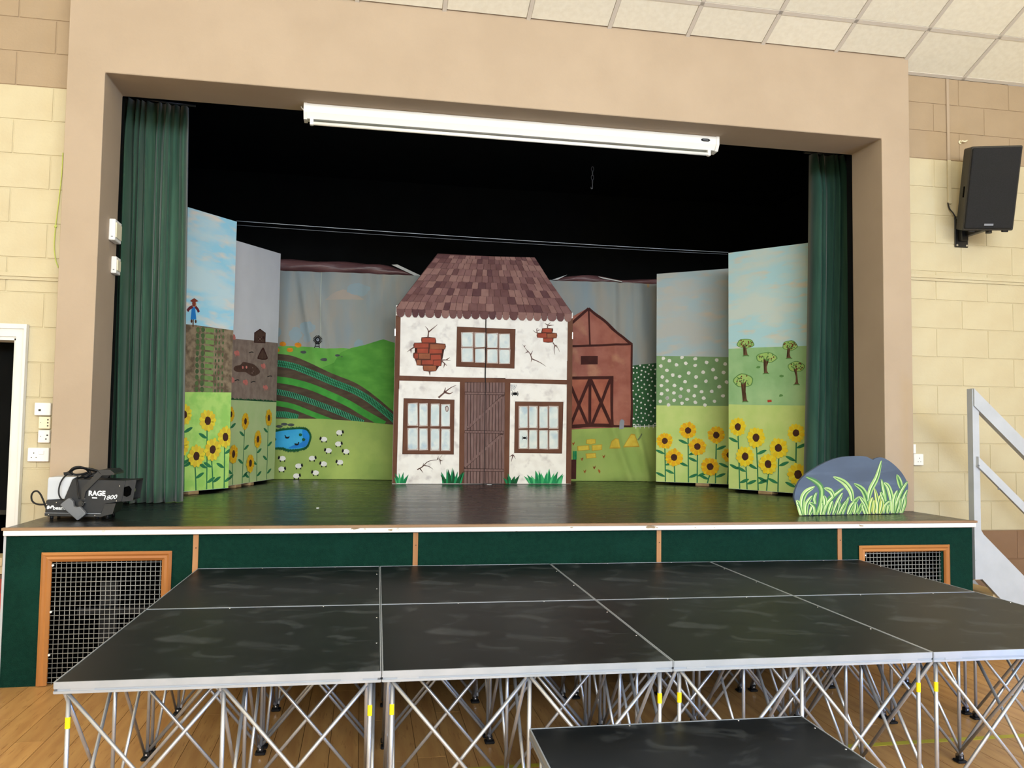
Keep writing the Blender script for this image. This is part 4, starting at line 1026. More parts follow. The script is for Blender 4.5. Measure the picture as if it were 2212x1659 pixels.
bricks([(372, 516, 1092, 1142), (285, 445, 1150, 1198), (462, 628, 1160, 1210), (316, 440, 1206, 1258), (452, 596, 1216, 1262), (334, 458, 1266, 1324), (470, 580, 1276, 1330), (285, 325, 1262, 1320), (310, 358, 1336, 1392), (372, 494, 1338, 1386), (502, 580, 1340, 1398), (390, 528, 1400, 1456)],
       ((365, 1082), (520, 1086), (530, 1145), (632, 1155), (630, 1215), (600, 1225), (590, 1275), (586, 1400), (535, 1405), (528, 1460), (388, 1458), (380, 1400), (310, 1395), (305, 1330), (275, 1310), (275, 1255), (310, 1245), (305, 1195), (276, 1190), (285, 1142), (366, 1140)))
bricks([(1718, 1822, 988, 1026), (1664, 1764, 1038, 1084), (1776, 1876, 1040, 1086), (1732, 1834, 1094, 1134)],
       ((1715, 982), (1838, 982), (1830, 1030), (1880, 1035), (1878, 1090), (1838, 1095), (1836, 1138), (1730, 1136), (1726, 1090), (1660, 1085), (1662, 1032), (1716, 1030)))
def crack(f, lines, w=.010, m='crack'):
    A = Art(HO, 'painted_crack')
    for l in lines: A.stroke(f(*l), w, m, 3.4, taper=1)
    A.build()
crack(c7, [((438, 1080), (442, 1020), (430, 985), (405, 958)), ((444, 1022), (490, 985), (545, 938))], .016); crack(c7, [((290, 1190), (245, 1215), (205, 1246)), ((245, 1215), (250, 1262))], .016)
crack(c7, [((586, 1338), (640, 1335), (690, 1345)), ((645, 1335), (682, 1306)), ((590, 1345), (630, 1380), (650, 1400)), ((625, 1375), (612, 1426))], .014); crack(c7, [((455, 1460), (460, 1510))], .022)
crack(c7, [((1775, 985), (1780, 945), (1812, 915)), ((1780, 945), (1745, 925)), ((1785, 950), (1848, 944))], .013); crack(c7, [((1670, 1036), (1640, 1025), (1612, 1000)), ((1660, 1028), (1655, 990), (1672, 980)), ((1665, 1005), (1698, 996))], .011)
crack(c7, [((1836, 1140), (1858, 1172), (1890, 1200), (1912, 1245)), ((1858, 1172), (1850, 1220), (1860, 1276)), ((1862, 1168), (1890, 1185))], .012)
crack(c7, [((1600, 1322), (1580, 1265), (1540, 1220), (1495, 1160)), ((1515, 1185), (1530, 1170)), ((1560, 1240), (1520, 1262)), ((1588, 1275), (1612, 1230)), ((1600, 1322), (1590, 1360)), ((1600, 1322), (1690, 1362), (1760, 1408))], .012)
crack(c8, [((555, 410), (620, 355), (690, 300), (755, 270)), ((620, 355), (635, 295)), ((630, 350), (680, 365), (720, 345))], .020)
crack(c8, [((318, 1215), (380, 1180), (430, 1130), (490, 1110), (550, 1100), (600, 1050)), ((380, 1180), (390, 1140)), ((400, 1170), (450, 1180), (495, 1212)), ((350, 1205), (385, 1252)), ((570, 1095), (580, 1160)), ((575, 1115), (605, 1118)), ((545, 1100), (555, 1065))], .011, 'brownline')
crack(c8, [((1385, 1050), (1400, 1062), (1418, 1095)), ((1388, 1050), (1350, 1070)), ((1390, 1052), (1380, 1085), (1370, 1130))], .014)
def tuft(x0, x1, yb, ht, n, seed, ms):
    rnd = random.Random(seed); A = Art(HO, 'painted_grass_tuft')
    for k in range(n):
        x = x0 + (x1 - x0) * (k + .5) / n; t = (k + .5) / n - .5; h_ = ht * (1 - .8 * abs(t)) * rnd.uniform(.65, 1.05)
        tip = x + t * 130 + rnd.uniform(-25, 25); w = (x1 - x0) / n * .8 + 6
        A.poly(c8((x - w, yb), (x - w * .6 + (tip - x) * .25, yb - h_ * .5), (tip, yb - h_), (x + w * .6 + (tip - x) * .25, yb - h_ * .5), (x + w, yb)), ms[k % len(ms)], 6 + .25 * (k % 4))
    A.build()
tuft(88, 178, 1368, 150, 6, 1, ('tuftl', 'tuft')); tuft(610, 800, 1370, 200, 9, 2, ('tuft', 'darkgreen')); tuft(1320, 1420, 1372, 140, 6, 3, ('tuft', 'darkgreen')); tuft(1580, 1920, 1372, 185, 15, 4, ('tuftl', 'tuft'))
for cx, cy, k in ((1412, 366, 1.0), (1518, 860, .72)):
    A = Art(HO, 'painted_spider'); A.ell(c8((cx, cy))[0], .020 * k, .016 * k, 'paint_black', 7, n=10)
    for sx_ in (-1, 1):
        for (a_, b_, c_, d_) in ((10, -8, 26, -26), (14, -4, 36, -10), (14, 4, 36, 12), (10, 8, 28, 26)): A.stroke(c8((cx + sx_ * a_ * k * .4, cy + b_ * k * .5), (cx + sx_ * c_ * k, cy + d_ * k * .6), (cx + sx_ * c_ * k * 1.1, cy + d_ * k)), .006 * k, 'paint_black', 7)
    A.build()
A = Art(HO, 'painted_web')
for k in range(4): A.stroke(c8((1362, 264), (1432 - k * 18, 268 + k * 22)), .003, 'greypaint', 5)
for k in (.45, .7, .95): A.stroke(c8((1362 + 70 * k, 264), (1362 + 55 * k, 264 + 40 * k), (1364, 264 + 75 * k)), .003, 'greypaint', 5)
A.stroke(c8((1410, 264), (1412, 352)), .003, 'greypaint', 5); A.build()
Art(HO, 'centre_join').poly(c8((1078, -60), (1086, -60), (1085, 200), (1072, 800), (1064, 1374), (1057, 1374), (1066, 800), (1078, 200)) if False else c7((1084, 800), (1092, 800), (1086, 1400)) + c8((1084, 0), (1078, 500), (1068, 1374), (1061, 1374), (1071, 500), (1077, 0)) + c7((1079, 1400),), 'paint_black', 9).build()
# roof board and its tiles
rtop = [HO.L(*p) for p in c7((545, 146), (1635, 201))]; 
q = MB()
ol = [HO.L(*p) for p in c7((84, 742), (330, 420), (545, 146), (1635, 201), (1780, 425), (2046, 802), (2046, 850), (84, 800))]
q.prism(ol, lambda a, b_, d_: (a, d_, b_), -.009, -.0012); roof = q.build('roof', M['roofbase'], HO.root)
rowsy = [150, 182, 232, 296, 368, 440, 514, 594, 676, 762, 846]
def edge_x(y, side):
    if side < 0: a = ((545, 146), (330, 420), (84, 742), (84, 900))
    else: a = ((1635, 201), (1780, 425), (2046, 802), (2046, 960))
    for (x0, y0), (x1, y1) in zip(a[:-1], a[1:]):
        if y <= y1: return x0 + (x1 - x0) * (y - y0) / (y1 - y0)
    return a[-1][0]
RL = -.0105
tiles_n = 0
for r_ in range(len(rowsy) - 1):
    ya, yb = rowsy[r_], rowsy[r_ + 1]
    w = 62 + 22 * r_ / 9; last = r_ == len(rowsy) - 2
    sl = 55
    yl = lambda x, y: y + sl * (x - 84) / 1960 * (1 if y > 160 else .9)
    xl0, xr0 = edge_x(ya, -1), edge_x(yl(1900, ya), 1); xl1, xr1 = edge_x(min(yb, 790), -1), edge_x(yl(1900, min(yb, 790)), 1)
    n = max(8, round((xr1 - xl1) / w)); cuts = [0]
    for k in range(n): cuts.append(cuts[-1] + random.uniform(.75, 1.25))
    cuts = [c / cuts[-1] for c in cuts]
    for k in range(n):
        ta, tb = cuts[k], cuts[k + 1]; g = 2.4
        xa0, xb0 = xl0 + (xr0 - xl0) * ta + g, xl0 + (xr0 - xl0) * tb - g; xa1, xb1 = xl1 + (xr1 - xl1) * ta + g, xl1 + (xr1 - xl1) * tb - g
        dip = 34 if last else 9; yb_ = yb - (26 if last else 3)
        P_ = [(xa0, yl(xa0, ya) + 1), (xb0, yl(xb0, ya) + 1), (xb1, yl(xb1, yb_)), (xb1 - (xb1 - xa1) * .12, yl(xb1, yb_) + dip * .55), (xb1 - (xb1 - xa1) * .32, yl(xb1, yb_) + dip), (xa1 + (xb1 - xa1) * .32, yl(xa1, yb_) + dip), (xa1 + (xb1 - xa1) * .12, yl(xa1, yb_) + dip * .55), (xa1, yl(xa1, yb_))]
        pl = [HO.L(*p) for p in c7(*P_)]
        q = MB(); q.prism(pl, lambda a, b_, d_: (a, d_, b_), RL - .0015, -.008)
        q.build('roof_tile', M['rooftile%d' % random.choice((0, 0, 1, 2, 2, 3, 4))], roof); tiles_n += 1
# hinges on the side edges
for (u, v) in ((853.5, 718), (1236.5, 725)):
    s_, z_ = HO.L(u, v); MB().box(s_ - .004, s_ + .004, -.006, th, z_ - .035, z_ + .035).build('hinge', M['steel'], HO.root)

# ---- boulder cut-out
BO = Panel('boulder_cutout', (2.93, .40), (3.83, .505), ZS + .002, .7); BO.clip = False
tag(BO.root, 'grey boulder cut-out painted with long green grass blades, right stage edge', 'scenery flat')
bol = catmull([BO.L(*p) for p in rk((230, 1082), (165, 980), (118, 850), (150, 690), (230, 545), (420, 395), (660, 265), (850, 205), (1050, 187), (1240, 190), (1330, 225), (1375, 245), (1430, 215), (1530, 212), (1680, 300), (1820, 440), (1910, 590), (1930, 680), (1895, 900), (1830, 1062))], 4)
zmin = min(p[1] for p in bol); bol = [(a, max(b_ - 0.0, .001)) for a, b_ in bol]; bol[0] = (bol[0][0], .001); bol[-1] = (bol[-1][0], .001)
q = MB(); q.prism(bol, lambda a, b_, d_: (a, d_, b_), 0, .018); q.build('cutout_board', [M['boulder']], BO.root)
MB().box(.3, .34, .018, .25, 0, .04).box(.3, .34, .018, .05, 0, .35).build('stage_brace', M['woodblock'], BO.root)
MB().box(.72, .76, .018, .2, 0, .04).box(.72, .76, .018, .05, 0, .3).build('stage_brace', M['woodblock'], BO.root)
def blade(pts, w, i, ms=('blade', 'bladed')):
    rk_ = lambda *pp: [(a, .003 if q_[1] >= 1030 else b_) for (a, b_), q_ in zip([BO.L(*p) for p in rk(*pp)], pp)]
    A = Art(BO, 'grass_blade'); A.stroke(rk_(*pts), w, ms[0], 2 + i * .5, taper=2, px=False); A.stroke(rk_(*[(x + 8, y + 6) for x, y in pts]), w * .26, ms[1], 2.3 + i * .5, taper=2, px=False)
    A.stroke(rk_(*[(x - 9, y + 2) for x, y in pts]), w * .16, 'bladel' if i % 1.4 else ms[1], 2.3 + i * .5, taper=2, px=False); A.build()
blades = [((470, 1080), (540, 900), (545, 700), (450, 590), (300, 515)), ((250, 1078), (240, 900), (300, 760), (440, 672)), ((1040, 900), (1010, 740), (900, 600), (735, 515)), ((580, 1080), (640, 930), (760, 800), (895, 695)),
          ((1290, 1075), (1275, 900), (1200, 720), (1065, 625)), ((1290, 900), (1330, 720), (1430, 520), (1500, 260)), ((1570, 900), (1540, 760), (1500, 550)), ((1670, 1060), (1660, 860), (1610, 680), (1545, 610)), ((1815, 700), (1790, 600), (1745, 480)),
          ((1700, 1050), (1760, 880), (1830, 720), (1915, 590)), ((300, 1078), (310, 950), (400, 815)), ((740, 840), (690, 740), (590, 695)), ((450, 950), (430, 860), (470, 760)), ((600, 960), (600, 880), (580, 815)), ((730, 1080), (800, 930), (880, 770)), ((880, 1080), (930, 960), (980, 830)),
          ((1000, 1070), (1060, 940), (1150, 830)), ((1290, 1075), (1230, 940), (1150, 830)), ((1430, 1060), (1430, 900), (1390, 700)), ((1440, 1060), (1450, 920), (1490, 800)), ((1550, 930), (1520, 840), (1480, 760)), ((1530, 1060), (1560, 960), (1640, 890)), ((1690, 1040), (1700, 880), (1750, 730)), ((1800, 1050), (1840, 900), (1910, 720)), ((1820, 1050), (1870, 930), (1880, 810)),
          ((1310, 1070), (1330, 950), (1360, 840)), ((350, 1070), (400, 980), (350, 930)), ((430, 1075), (420, 1000), (360, 940)), ((530, 1075), (560, 1000), (550, 930)), ((650, 1078), (690, 990), (720, 900)), ((790, 1078), (830, 990), (820, 900)), ((960, 1078), (1010, 990), (1060, 920)), ((1120, 1078), (1180, 980), (1200, 930)), ((1370, 1070), (1390, 990), (1380, 890)), ((1470, 1065), (1500, 980), (1510, 880)), ((1590, 1062), (1610, 1000), (1600, 960)), ((1740, 1060), (1780, 980), (1800, 850)), ((210, 1040), (180, 960), (140, 890)), ((230, 1060), (190, 1000), (150, 940)), ((820, 1078), (870, 1000), (940, 890)), ((1060, 1078), (1090, 1000), (1080, 920)), ((1240, 1078), (1210, 1010), (1190, 960))]
for i, pts in enumerate(blades):
    blade(pts, .044 if i < 10 else .036, i * .35, ('bladey', 'bladed') if (1300 < pts[0][0] < 1480) else (('blade', 'bladed') if i % 3 else ('bladed', 'blade')))

# ------------------------------------------------------------------ rolled cloth above the backcloth, wires, chain
def roll(pts, hs, label, lin_pts):
    c0 = pts[len(pts) // 2]; root = empty('rolled_cloth', c0); tag(root, label, 'cloth')
    inv = Matrix.Translation((-c0[0], -c0[1], -c0[2]))
    P_ = catmull([(*p, h) for p, h in zip(pts, hs)], 5); q = MB()
    rr = [max(.006, p[3]) for p in P_]; vs = []; fs = []; n = 14
    for i, p in enumerate(P_):
        for k in range(n):
            a = 2 * math.pi * k / n; w = 1 + .14 * math.sin(3 * a + i * .7)
            vs.append((p[0], p[1] + math.cos(a) * min(rr[i], .05) * w, p[2] + math.sin(a) * rr[i] * w))
    for i in range(len(P_) - 1):
        for k in range(n): fs.append((i * n + k, i * n + (k + 1) % n, (i + 1) * n + (k + 1) % n, (i + 1) * n + k))
    q.add(vs, fs, 0, True); q.add(vs[:n], [tuple(range(n))]); q.add(vs[-n:], [tuple(range(n))])
    o = q.build('roll', M['rollcloth']); o.parent = root; o.matrix_parent_inverse = inv
    q = MB(); 
    for lp_ in lin_pts:
        q = MB(); q.prism([(a[0], a[2]) for a in lp_], lambda a, b_, d_: (a, d_, b_), lp_[0][1], lp_[0][1] + .003)
        o = q.build('pale_lining', M['lining']); o.parent = root; o.matrix_parent_inverse = inv
ybd = lambda x: 4.238 - .0605 * (x + 1.1)
def Q(u, v, off):
    p = on_y(u, v, 4.2)
    for _ in range(3): p = on_y(u, v, ybd(p.x) + off)
    return p
ZB = .852 + 2.235 + .002
def rolled(px, label, lins):
    P_ = [Q(u, v, .10) for u, v in px]
    for p in P_: p.z = max(p.z, ZB + .022)
    roll([(p.x, p.y, (p.z + ZB) / 2) for p in P_], [max(.008, (p.z - ZB) / 2 / 1.145) for p in P_], label, [[(p.x, p.y, max(p.z, ZB + .001 + .002 * i)) for i, p in enumerate([Q(u, v, .03) for u, v in l])] for l in lins])
rolled([(585, 559), (640, 560), (705, 563), (770, 566), (820, 570), (865, 581), (905, 597), (915, 602)], 'brown rolled cloth lying along the top of the backcloth, left of cottage roof', [[(846, 572), (858, 571), (908, 594), (912, 602), (895, 598)]])
rolled([(1185, 611), (1225, 597), (1260, 593), (1310, 598), (1345, 605), (1390, 602), (1440, 601)], 'brown rolled cloth lying along the top of the backcloth, right of cottage roof', [[(1185, 609), (1188, 606), (1226, 593), (1205, 604), (1186, 612)], [(1292, 597), (1345, 607), (1345, 609), (1300, 601)]])

for k, (za, zb, dy, lb) in enumerate(((3.204, 3.160, .0, 'thin pale wire strung between the tops of the front flats, upper one'), (3.172, 3.146, .02, 'thin dark wire strung just below the pale one over the cottage'))):
    q = MB(); A_ = Vector((-1.246 + .0, 2.572 + dy, za)); B_ = Vector((3.338, 2.545 + dy, zb)); pts = []
    for i in range(21):
        t = i / 20; p = A_.lerp(B_, t); p.z -= .012 * 4 * t * (1 - t) * (1 if k == 0 else 1.1); pts.append(p)
    q.tube(pts, .0028 if k == 0 else .0022, 6); tag(q.build('wire', M['alu'] if k == 0 else M['aludark']), lb, 'wire')
ch = empty('hanging_chain', tuple(on_y(1280, 345, 3.0))); tag(ch, 'short metal chain with a hook hanging in the dark above the stage', 'chain')
ct = on_y(1280, 360, 3.0); z = 4.3
MB().tube([(ct.x, 3.0, 4.3), (ct.x, 3.0, ct.z)], .003, 6).build('cord', M['black'], ch).matrix_parent_inverse = Matrix.Translation(-Vector(ch.location))
z = ct.z; k = 0
for ln in (.05, .05, .055, .05):
    q = MB(); pts = []
    for i in range(17):
        a = 2 * math.pi * i / 16; x_, z_ = .012 * math.cos(a), (ln / 2) * math.sin(a); pts.append((ct.x + (x_ if k % 2 == 0 else x_ * .5), 3.0 + (0 if k % 2 == 0 else x_ * .8), z - ln / 2 + z_))
    q.tube(pts, .0036, 6, cap=False); o = q.build('link', M['aludark']); o.parent = ch; o.matrix_parent_inverse = Matrix.Translation(-Vector(ch.location)); z -= ln - .008; k += 1
q = MB(); q.tube(catmull([(ct.x, 3.0, z), (ct.x + .002, 3.0, z - .03), (ct.x, 3.0, z - .05), (ct.x - .012, 3.0, z - .052), (ct.x - .014, 3.0, z - .035)], 5), .004, 6); o = q.build('hook', M['alu']); o.parent = ch; o.matrix_parent_inverse = Matrix.Translation(-Vector(ch.location))
for (u, v, lb) in ((1293, 340, 'small pale hook on black stage wall above the chain'), (733, 315, 'tiny pale hook on black stage wall left of the light end'),):
    p = on_y(u, v, 4.735); q = MB(); q.tube([(p.x - .012, 4.735, p.z + .018), (p.x + .008, 4.735, p.z + .018), (p.x + .014, 4.735, p.z), (p.x + .004, 4.735, p.z - .018)], .004, 6); q.tube([(p.x - .012, 4.735, p.z + .018), (p.x - .012, 4.752, p.z + .018)], .004, 6)
    tag(q.build('wall_hook', M['alu']), lb, 'hook')

# ------------------------------------------------------------------ smoke machine
SM = Panel('smoke_machine', (-2.0, .40), (-1.0, .435), ZS, .5); SM.clip = False
tag(SM.root, 'black smoke machine with white fluid tank and lettered side, left stage edge', 'smoke machine')
def smz(*pts): return [SM.L(*p) for p in sm(*pts)]
fy = lambda a, b_, d_: (a, d_, b_)
base_z = min(p[1] for p in smz((400, 805), (1085, 795)))
SMO = -base_z + .014
def smp(*pts): return [(a, b_ + SMO) for a, b_ in smz(*pts)]
q = MB(); q.prism(smp((350, 742), (350, 778), (1085, 792), (1100, 760)), fy, -.002, .20); q.build('base_plate', M['blackmetal'], SM.root)
q = MB(); q.prism(smp((352, 742), (367, 572), (600, 572), (716, 292), (1428, 310), (1372, 592), (1160, 622), (1098, 758)), fy, 0, .198); bd_ = q.build('body', M['machine'], SM.root)
md = bd_.modifiers.new('b', 'BEVEL'); md.width = .004; md.segments = 2
q = MB(); q.prism(smp((366, 570), (378, 300), (390, 268), (560, 262), (764, 266), (716, 292), (606, 560)), fy, .012, .186); tk = q.build('fluid_tank', M['tank'], SM.root); md = tk.modifiers.new('b', 'BEVEL'); md.width = .008; md.segments = 2
q = MB(); q.prism(smp((378, 262), (380, 300), (420, 300), (420, 262)), fy, .0, .012)
hood = smp((1428, 310), (1566, 300), (1520, 576), (1372, 592)); q = MB()
q.prism(hood, fy, .0, .006).prism(hood, fy, .18, .186); q.prism(smp((1428, 310), (1566, 300), (1564, 312), (1428, 320)), fy, .006, .18).prism(smp((1374, 580), (1522, 564), (1520, 576), (1372, 592)), fy, .006, .18)
q.build('nozzle_hood', M['machine'], SM.root)
nc = smp((1405, 450), (1500, 445)); q = MB(); q.tube([(nc[0][0] - .04, .09, nc[0][1]), (nc[0][0] + .01, .09, nc[0][1]), (nc[1][0], .09, nc[1][1])], [.026, .026, .012], 14); q.build('nozzle', M['steel'], SM.root)
MB().prism(smp((1402, 400), (1470, 380), (1505, 425), (1490, 500), (1440, 530), (1395, 510)), fy, -.0006, .0).build('nozzle_mark', M['voidblack'], SM.root)
MB().prism(smp((1150, 622), (1296, 610), (1252, 752), (1085, 792)), fy, -.004, .19).build('front_bracket', M['blackmetal'], SM.root)
q = MB()
for (x0, y0) in ((420, 800), (1030, 800), (1165, 790)):
    p = smp((x0, y0 - 20))[0]
    for yy in (.03, .16): q.tube([(p[0], yy, 0.0015), (p[0], yy, p[1] + .004)], .010, 8)
q.build('rubber_foot', M['rubber'], SM.root)
MB().prism(smp((352, 736), (1095, 748), (1094, 753), (352, 742)), fy, -.001, .0).build('seam_line', M['alu'], SM.root)
ha = smp((860, 560), (850, 420), (905, 395), (1050, 200), (1075, 180), (1225, 165), (1250, 185)); hw = .014
arm = smp((838, 560), (850, 420), (1062, 186), (1120, 240), (905, 452), (880, 560))
q = MB(); q.prism(arm, fy, -.014, -.004).prism(arm, fy, .204, .214); tp = smp((1062, 172), (1225, 165), (1282, 212), (1282, 232), (1120, 242)); q.prism(tp, fy, -.014, .214); q.build('handle', M['blackmetal'], SM.root)
kb = smp((850, 612))[0]; q = MB(); q.tube([(kb[0], -.03, kb[1]), (kb[0], -.004, kb[1])], .016, 12); q.tube([(kb[0], -.036, kb[1]), (kb[0], -.028, kb[1])], .010, 10); q.build('handle_knob', M['blackmetal'], SM.root)
q = MB()
for c in smp((507, 600), (378, 625), (405, 762), (1018, 772), (1345, 382), (1303, 580), (840, 556), (882, 553), (885, 600)): q.tube([(c[0], -.004, c[1]), (c[0], 0.0, c[1])], .0026, 6)
q.build('screws', M['steel'], SM.root)['kind'] = 'stuff'
rp = smp((590, 625), (612, 600), (690, 540), (712, 534), (762, 578), (770, 640), (800, 655), (850, 645), (915, 715), (925, 742), (905, 765), (830, 822), (812, 824)); q = MB(); q.prism(rp, fy, -.052, -.020); rm = q.build('remote', M['remotegrey'], SM.root); md = rm.modifiers.new('b', 'BEVEL'); md.width = .004; md.segments = 2
q = MB(); q.prism([(sum(p[0] for p in rp) / 13 + (a - sum(p[0] for p in rp) / 13) * .8, sum(p[1] for p in rp) / 13 + (b_ - sum(p[1] for p in rp) / 13) * .8) for a, b_ in rp], fy, -.0535, -.052); q.build('remote_face', M['remotegrey'], rm)
def smcable(name, pts, r=.0045, ys=None):
    P_ = smp(*pts); ys = ys or [-.01] * len(P_); q = MB(); q.tube(catmull([(a, y, b_) for (a, b_), y in zip(P_, ys)], 6), r, 7); q.build(name, M['rubber'], SM.root)
smcable('remote_cable', ((600, 560), (560, 500), (552, 420), (570, 330), (610, 260), (640, 230)), ys=[-.03, -.025, -.02, -.01, 0, .03])
smcable('remote_cable', ((830, 545), (810, 470), (805, 400), (780, 300), (775, 260)), ys=[-.03, -.026, -.022, -.006, .02])
smcable('power_cable', ((355, 742), (320, 680), (290, 600), (250, 510), (205, 462), (155, 470), (125, 520), (130, 580), (165, 620), (230, 640), (290, 640), (360, 636)), .0052, [.06] * 12)
smcable('cable_coil', ((600, 220), (640, 200), (700, 150), (780, 135), (850, 170), (860, 210), (800, 235), (720, 240), (670, 215), (680, 175), (760, 150), (900, 165), (1000, 195), (1030, 215)), .0068, [.05, .05, .04, .05, .08, .10, .08, .05, .05, .06, .07, .08, .09, .09])
smcable('cable_coil', ((655, 230), (665, 180), (740, 142), (830, 150), (880, 190), (900, 240), (850, 265), (790, 262), (960, 225), (1010, 205)), .0068, [.06, .05, .05, .06, .09, .08, .06, .09, .10, .10])
smcable('cable_coil', ((860, 160), (930, 190), (990, 200), (960, 240), (880, 270), (820, 285)), .0075, [.10, .10, .10, .09, .08, .07])
q = MB(); q.prism(smp((583, 205), (655, 205), (700, 236), (690, 250), (590, 245)), fy, .02, .05); q.build('plug', M['rubber'], SM.root)
def text(P_, s, c, h, m, shear=0.0, rot=0.0, y=-.0008, name='lettering', sx_=1.0, bold=.0):
    cu = bpy.data.curves.new('t', 'FONT'); cu.body = s; cu.size = h * 1.38; cu.shear = shear; cu.extrude = .0002; cu.align_x = 'CENTER'; cu.align_y = 'CENTER'; cu.offset = bold; cu.resolution_u = 3
    t = bpy.data.objects.new('t', cu); COL.objects.link(t); bpy.context.view_layer.update()
    me = bpy.data.meshes.new_from_object(t.evaluated_get(bpy.context.evaluated_depsgraph_get())); bpy.data.objects.remove(t); bpy.data.curves.remove(cu)
    me.materials.clear(); me.materials.append(M[m]); o = link(name, me, P_)
    o.matrix_local = Matrix.Translation((c[0], y, c[1])) @ Matrix.Rotation(math.pi / 2, 4, 'X') @ Matrix.Rotation(rot, 4, 'Z') @ Matrix.Scale(sx_, 4, (1, 0, 0)); return o
c = smp((1032, 492))[0]; text(bd_, 'RAGE', (c[0] + .004, c[1] + .004), .029, 'print_white', 0, -.02, sx_=.92, bold=.0016)
c = smp((1180, 528))[0]; text(bd_, '1800', (c[0] + .012, c[1] - .004), .025, 'print_white', .35, .10, sx_=1.12, bold=.0003)
MB().prism(smp((978, 530), (1046, 533), (1045, 550), (978, 547)), fy, -.0008, 0).build('lettering_bar', M['print_white'], bd_)
c = smp((565, 675))[0]; text(bd_, 'beamZ', c, .022, 'print_white', 0, -.02, bold=.0008)
lg = smp((425, 668))[0]; q = MB()
for (a, b_) in ((0, 0), (-.011, .010), (.010, .012), (-.013, -.004)):
    q.prism([(lg[0] + a + .008 * math.cos(k * math.pi / 5) * (1 if k % 2 else .6), lg[1] + b_ * .6 + .008 * math.sin(k * math.pi / 5) * (1 if k % 2 else .6)) for k in range(10)], fy, -.0008, 0)
q.build('logo', M['print_white'], bd_)

# ------------------------------------------------------------------ loudspeaker on the right wall
yaw, pit = -.504, .261
ex = Vector((math.cos(yaw), math.sin(yaw), 0)); nf = Vector((math.sin(yaw), -math.cos(yaw), 0)); up3 = Vector((0, 0, 1))
n2 = nf * math.cos(pit) - up3 * math.sin(pit); u2 = up3 * math.cos(pit) + nf * math.sin(pit)
e2 = ex * math.cos(-.063) + u2 * math.sin(-.063); u3 = u2 * math.cos(-.063) - ex * math.sin(-.063)
sc_ = Vector((4.378, .36, 3.223)); sp_root = empty('loudspeaker', sc_); tag(sp_root, 'black loudspeaker tilted down on a wall bracket, right of the stage', 'loudspeaker')
SMX = Matrix((( e2.x, -n2.x, u3.x, 0), (e2.y, -n2.y, u3.y, 0), (e2.z, -n2.z, u3.z, 0), (0, 0, 0, 1)))
w2, h2, dp = .1665, .3025, .262
def spo(name, q, m, bev=0):
    for i, v in enumerate(q.v): q.v[i] = tuple(SMX @ Vector(v))
    o = q.build(name, m, sp_root)
    if bev: md = o.modifiers.new('b', 'BEVEL'); md.width = bev; md.segments = 3
    return o
q = MB(); q.prism([(-w2, .012), (w2, .012), (w2, .12), (w2 * .72, dp), (-w2 * 1.02, dp), (-w2, .16)], lambda a, b_, d_: (a, b_, d_), -h2, h2); spo('cabinet', q, M['spk'], .012)
q = MB(); q.box(-w2 + .008, w2 - .008, -.002, .02, -h2 + .012, h2 - .012); spo('front_grille', q, M['grille_black'], .014)
q = MB(); q.box(-.03, .03, -.005, -.002, -h2 + .036, -h2 + .050); spo('badge', q, M['aludark'])
q = MB(); q.box(-w2 - .003, -w2 + .01, .09, .13, -.06, .02); spo('side_handle', q, M['voidblack'])
for a in (-.10, .12):
    q = MB(); q.box(a - .02, a + .02, .03, .07, -h2 - .012, -h2 + .004); spo('foot_pad', q, M['rubber'], .004)
br = empty('wall_bracket', (4.43, YW, 2.98)); tag(br, 'black steel wall bracket with swivel arm below the loudspeaker', 'bracket')
def brp(name, q, m): o = q.build(name, m); o.parent = br; o.matrix_parent_inverse = Matrix.Translation((-4.43, -YW, -2.98)); return o
q = MB(); q.box(4.372, 4.488, YW - .012, YW - .001, 2.875, 3.115, ch=.004); pl = brp('wall_plate', q, M['blackmetal'])
q = MB(); q.box(4.40, 4.46, YW - .05, YW - .012, 2.92, 3.08, ch=.004); brp('pivot_block', q, M['blackmetal'])
q = MB(); q.box(4.435, 4.475, YW - .25, YW - .03, 2.955, 2.99, ch=.004); brp('arm', q, M['blackmetal'])
q = MB(); q.tube([(4.46, YW - .255, 2.93), (4.46, YW - .255, 2.965)], .022, 12); brp('clamp', q, M['blackmetal']); q = MB(); q.tube([(4.46, YW - .255, 2.965), (4.46, YW - .255, 2.985)], .020, 12); brp('clamp_nut', q, M['steel'])
q = MB()
for x_ in (4.388, 4.472):
    for z_ in (2.89, 3.10): q.tube([(x_, YW - .017, z_), (x_, YW - .011, z_)], .008, 8)
brp('bolt', q, M['steel'])
q = MB(); pa = on_y(2047, 438, YW - .01); pb = on_y(2060, 462, YW - .03); pts = catmull([(pa.x, YW - .012, pa.z), (pa.x + .012, YW - .016, pa.z - .05), (pb.x, YW - .03, pb.z), (4.385, YW - .03, 3.06)], 5); q.tube(pts, .005, 7)
tag(q.build('speaker_cable', M['rubber']), 'thin black cable from the trunking to the loudspeaker', 'cable')
cx_ = on_y(2047, 300, YW).x
tr = empty('cable_trunking', (cx_, YW, 3.2)); tag(tr, 'slim vertical cable trunking on the wall beside the loudspeaker', 'trunking')
q = MB(); q.box(cx_ - .014, cx_ + .014, YW - .018, YW - .001, 3.212, 3.556, ch=.002); o = q.build('cream_length', M['cream']); o.parent = tr; o.matrix_parent_inverse = Matrix.Translation((-cx_, -YW, -3.2))
q = MB(); q.box(cx_ - .012, cx_ + .012, YW - .012, YW - .001, 3.556, topw - .006, ch=.002); o = q.build('tan_length', M['plaster']); o.parent = tr; o.matrix_parent_inverse = Matrix.Translation((-cx_, -YW, -3.2))
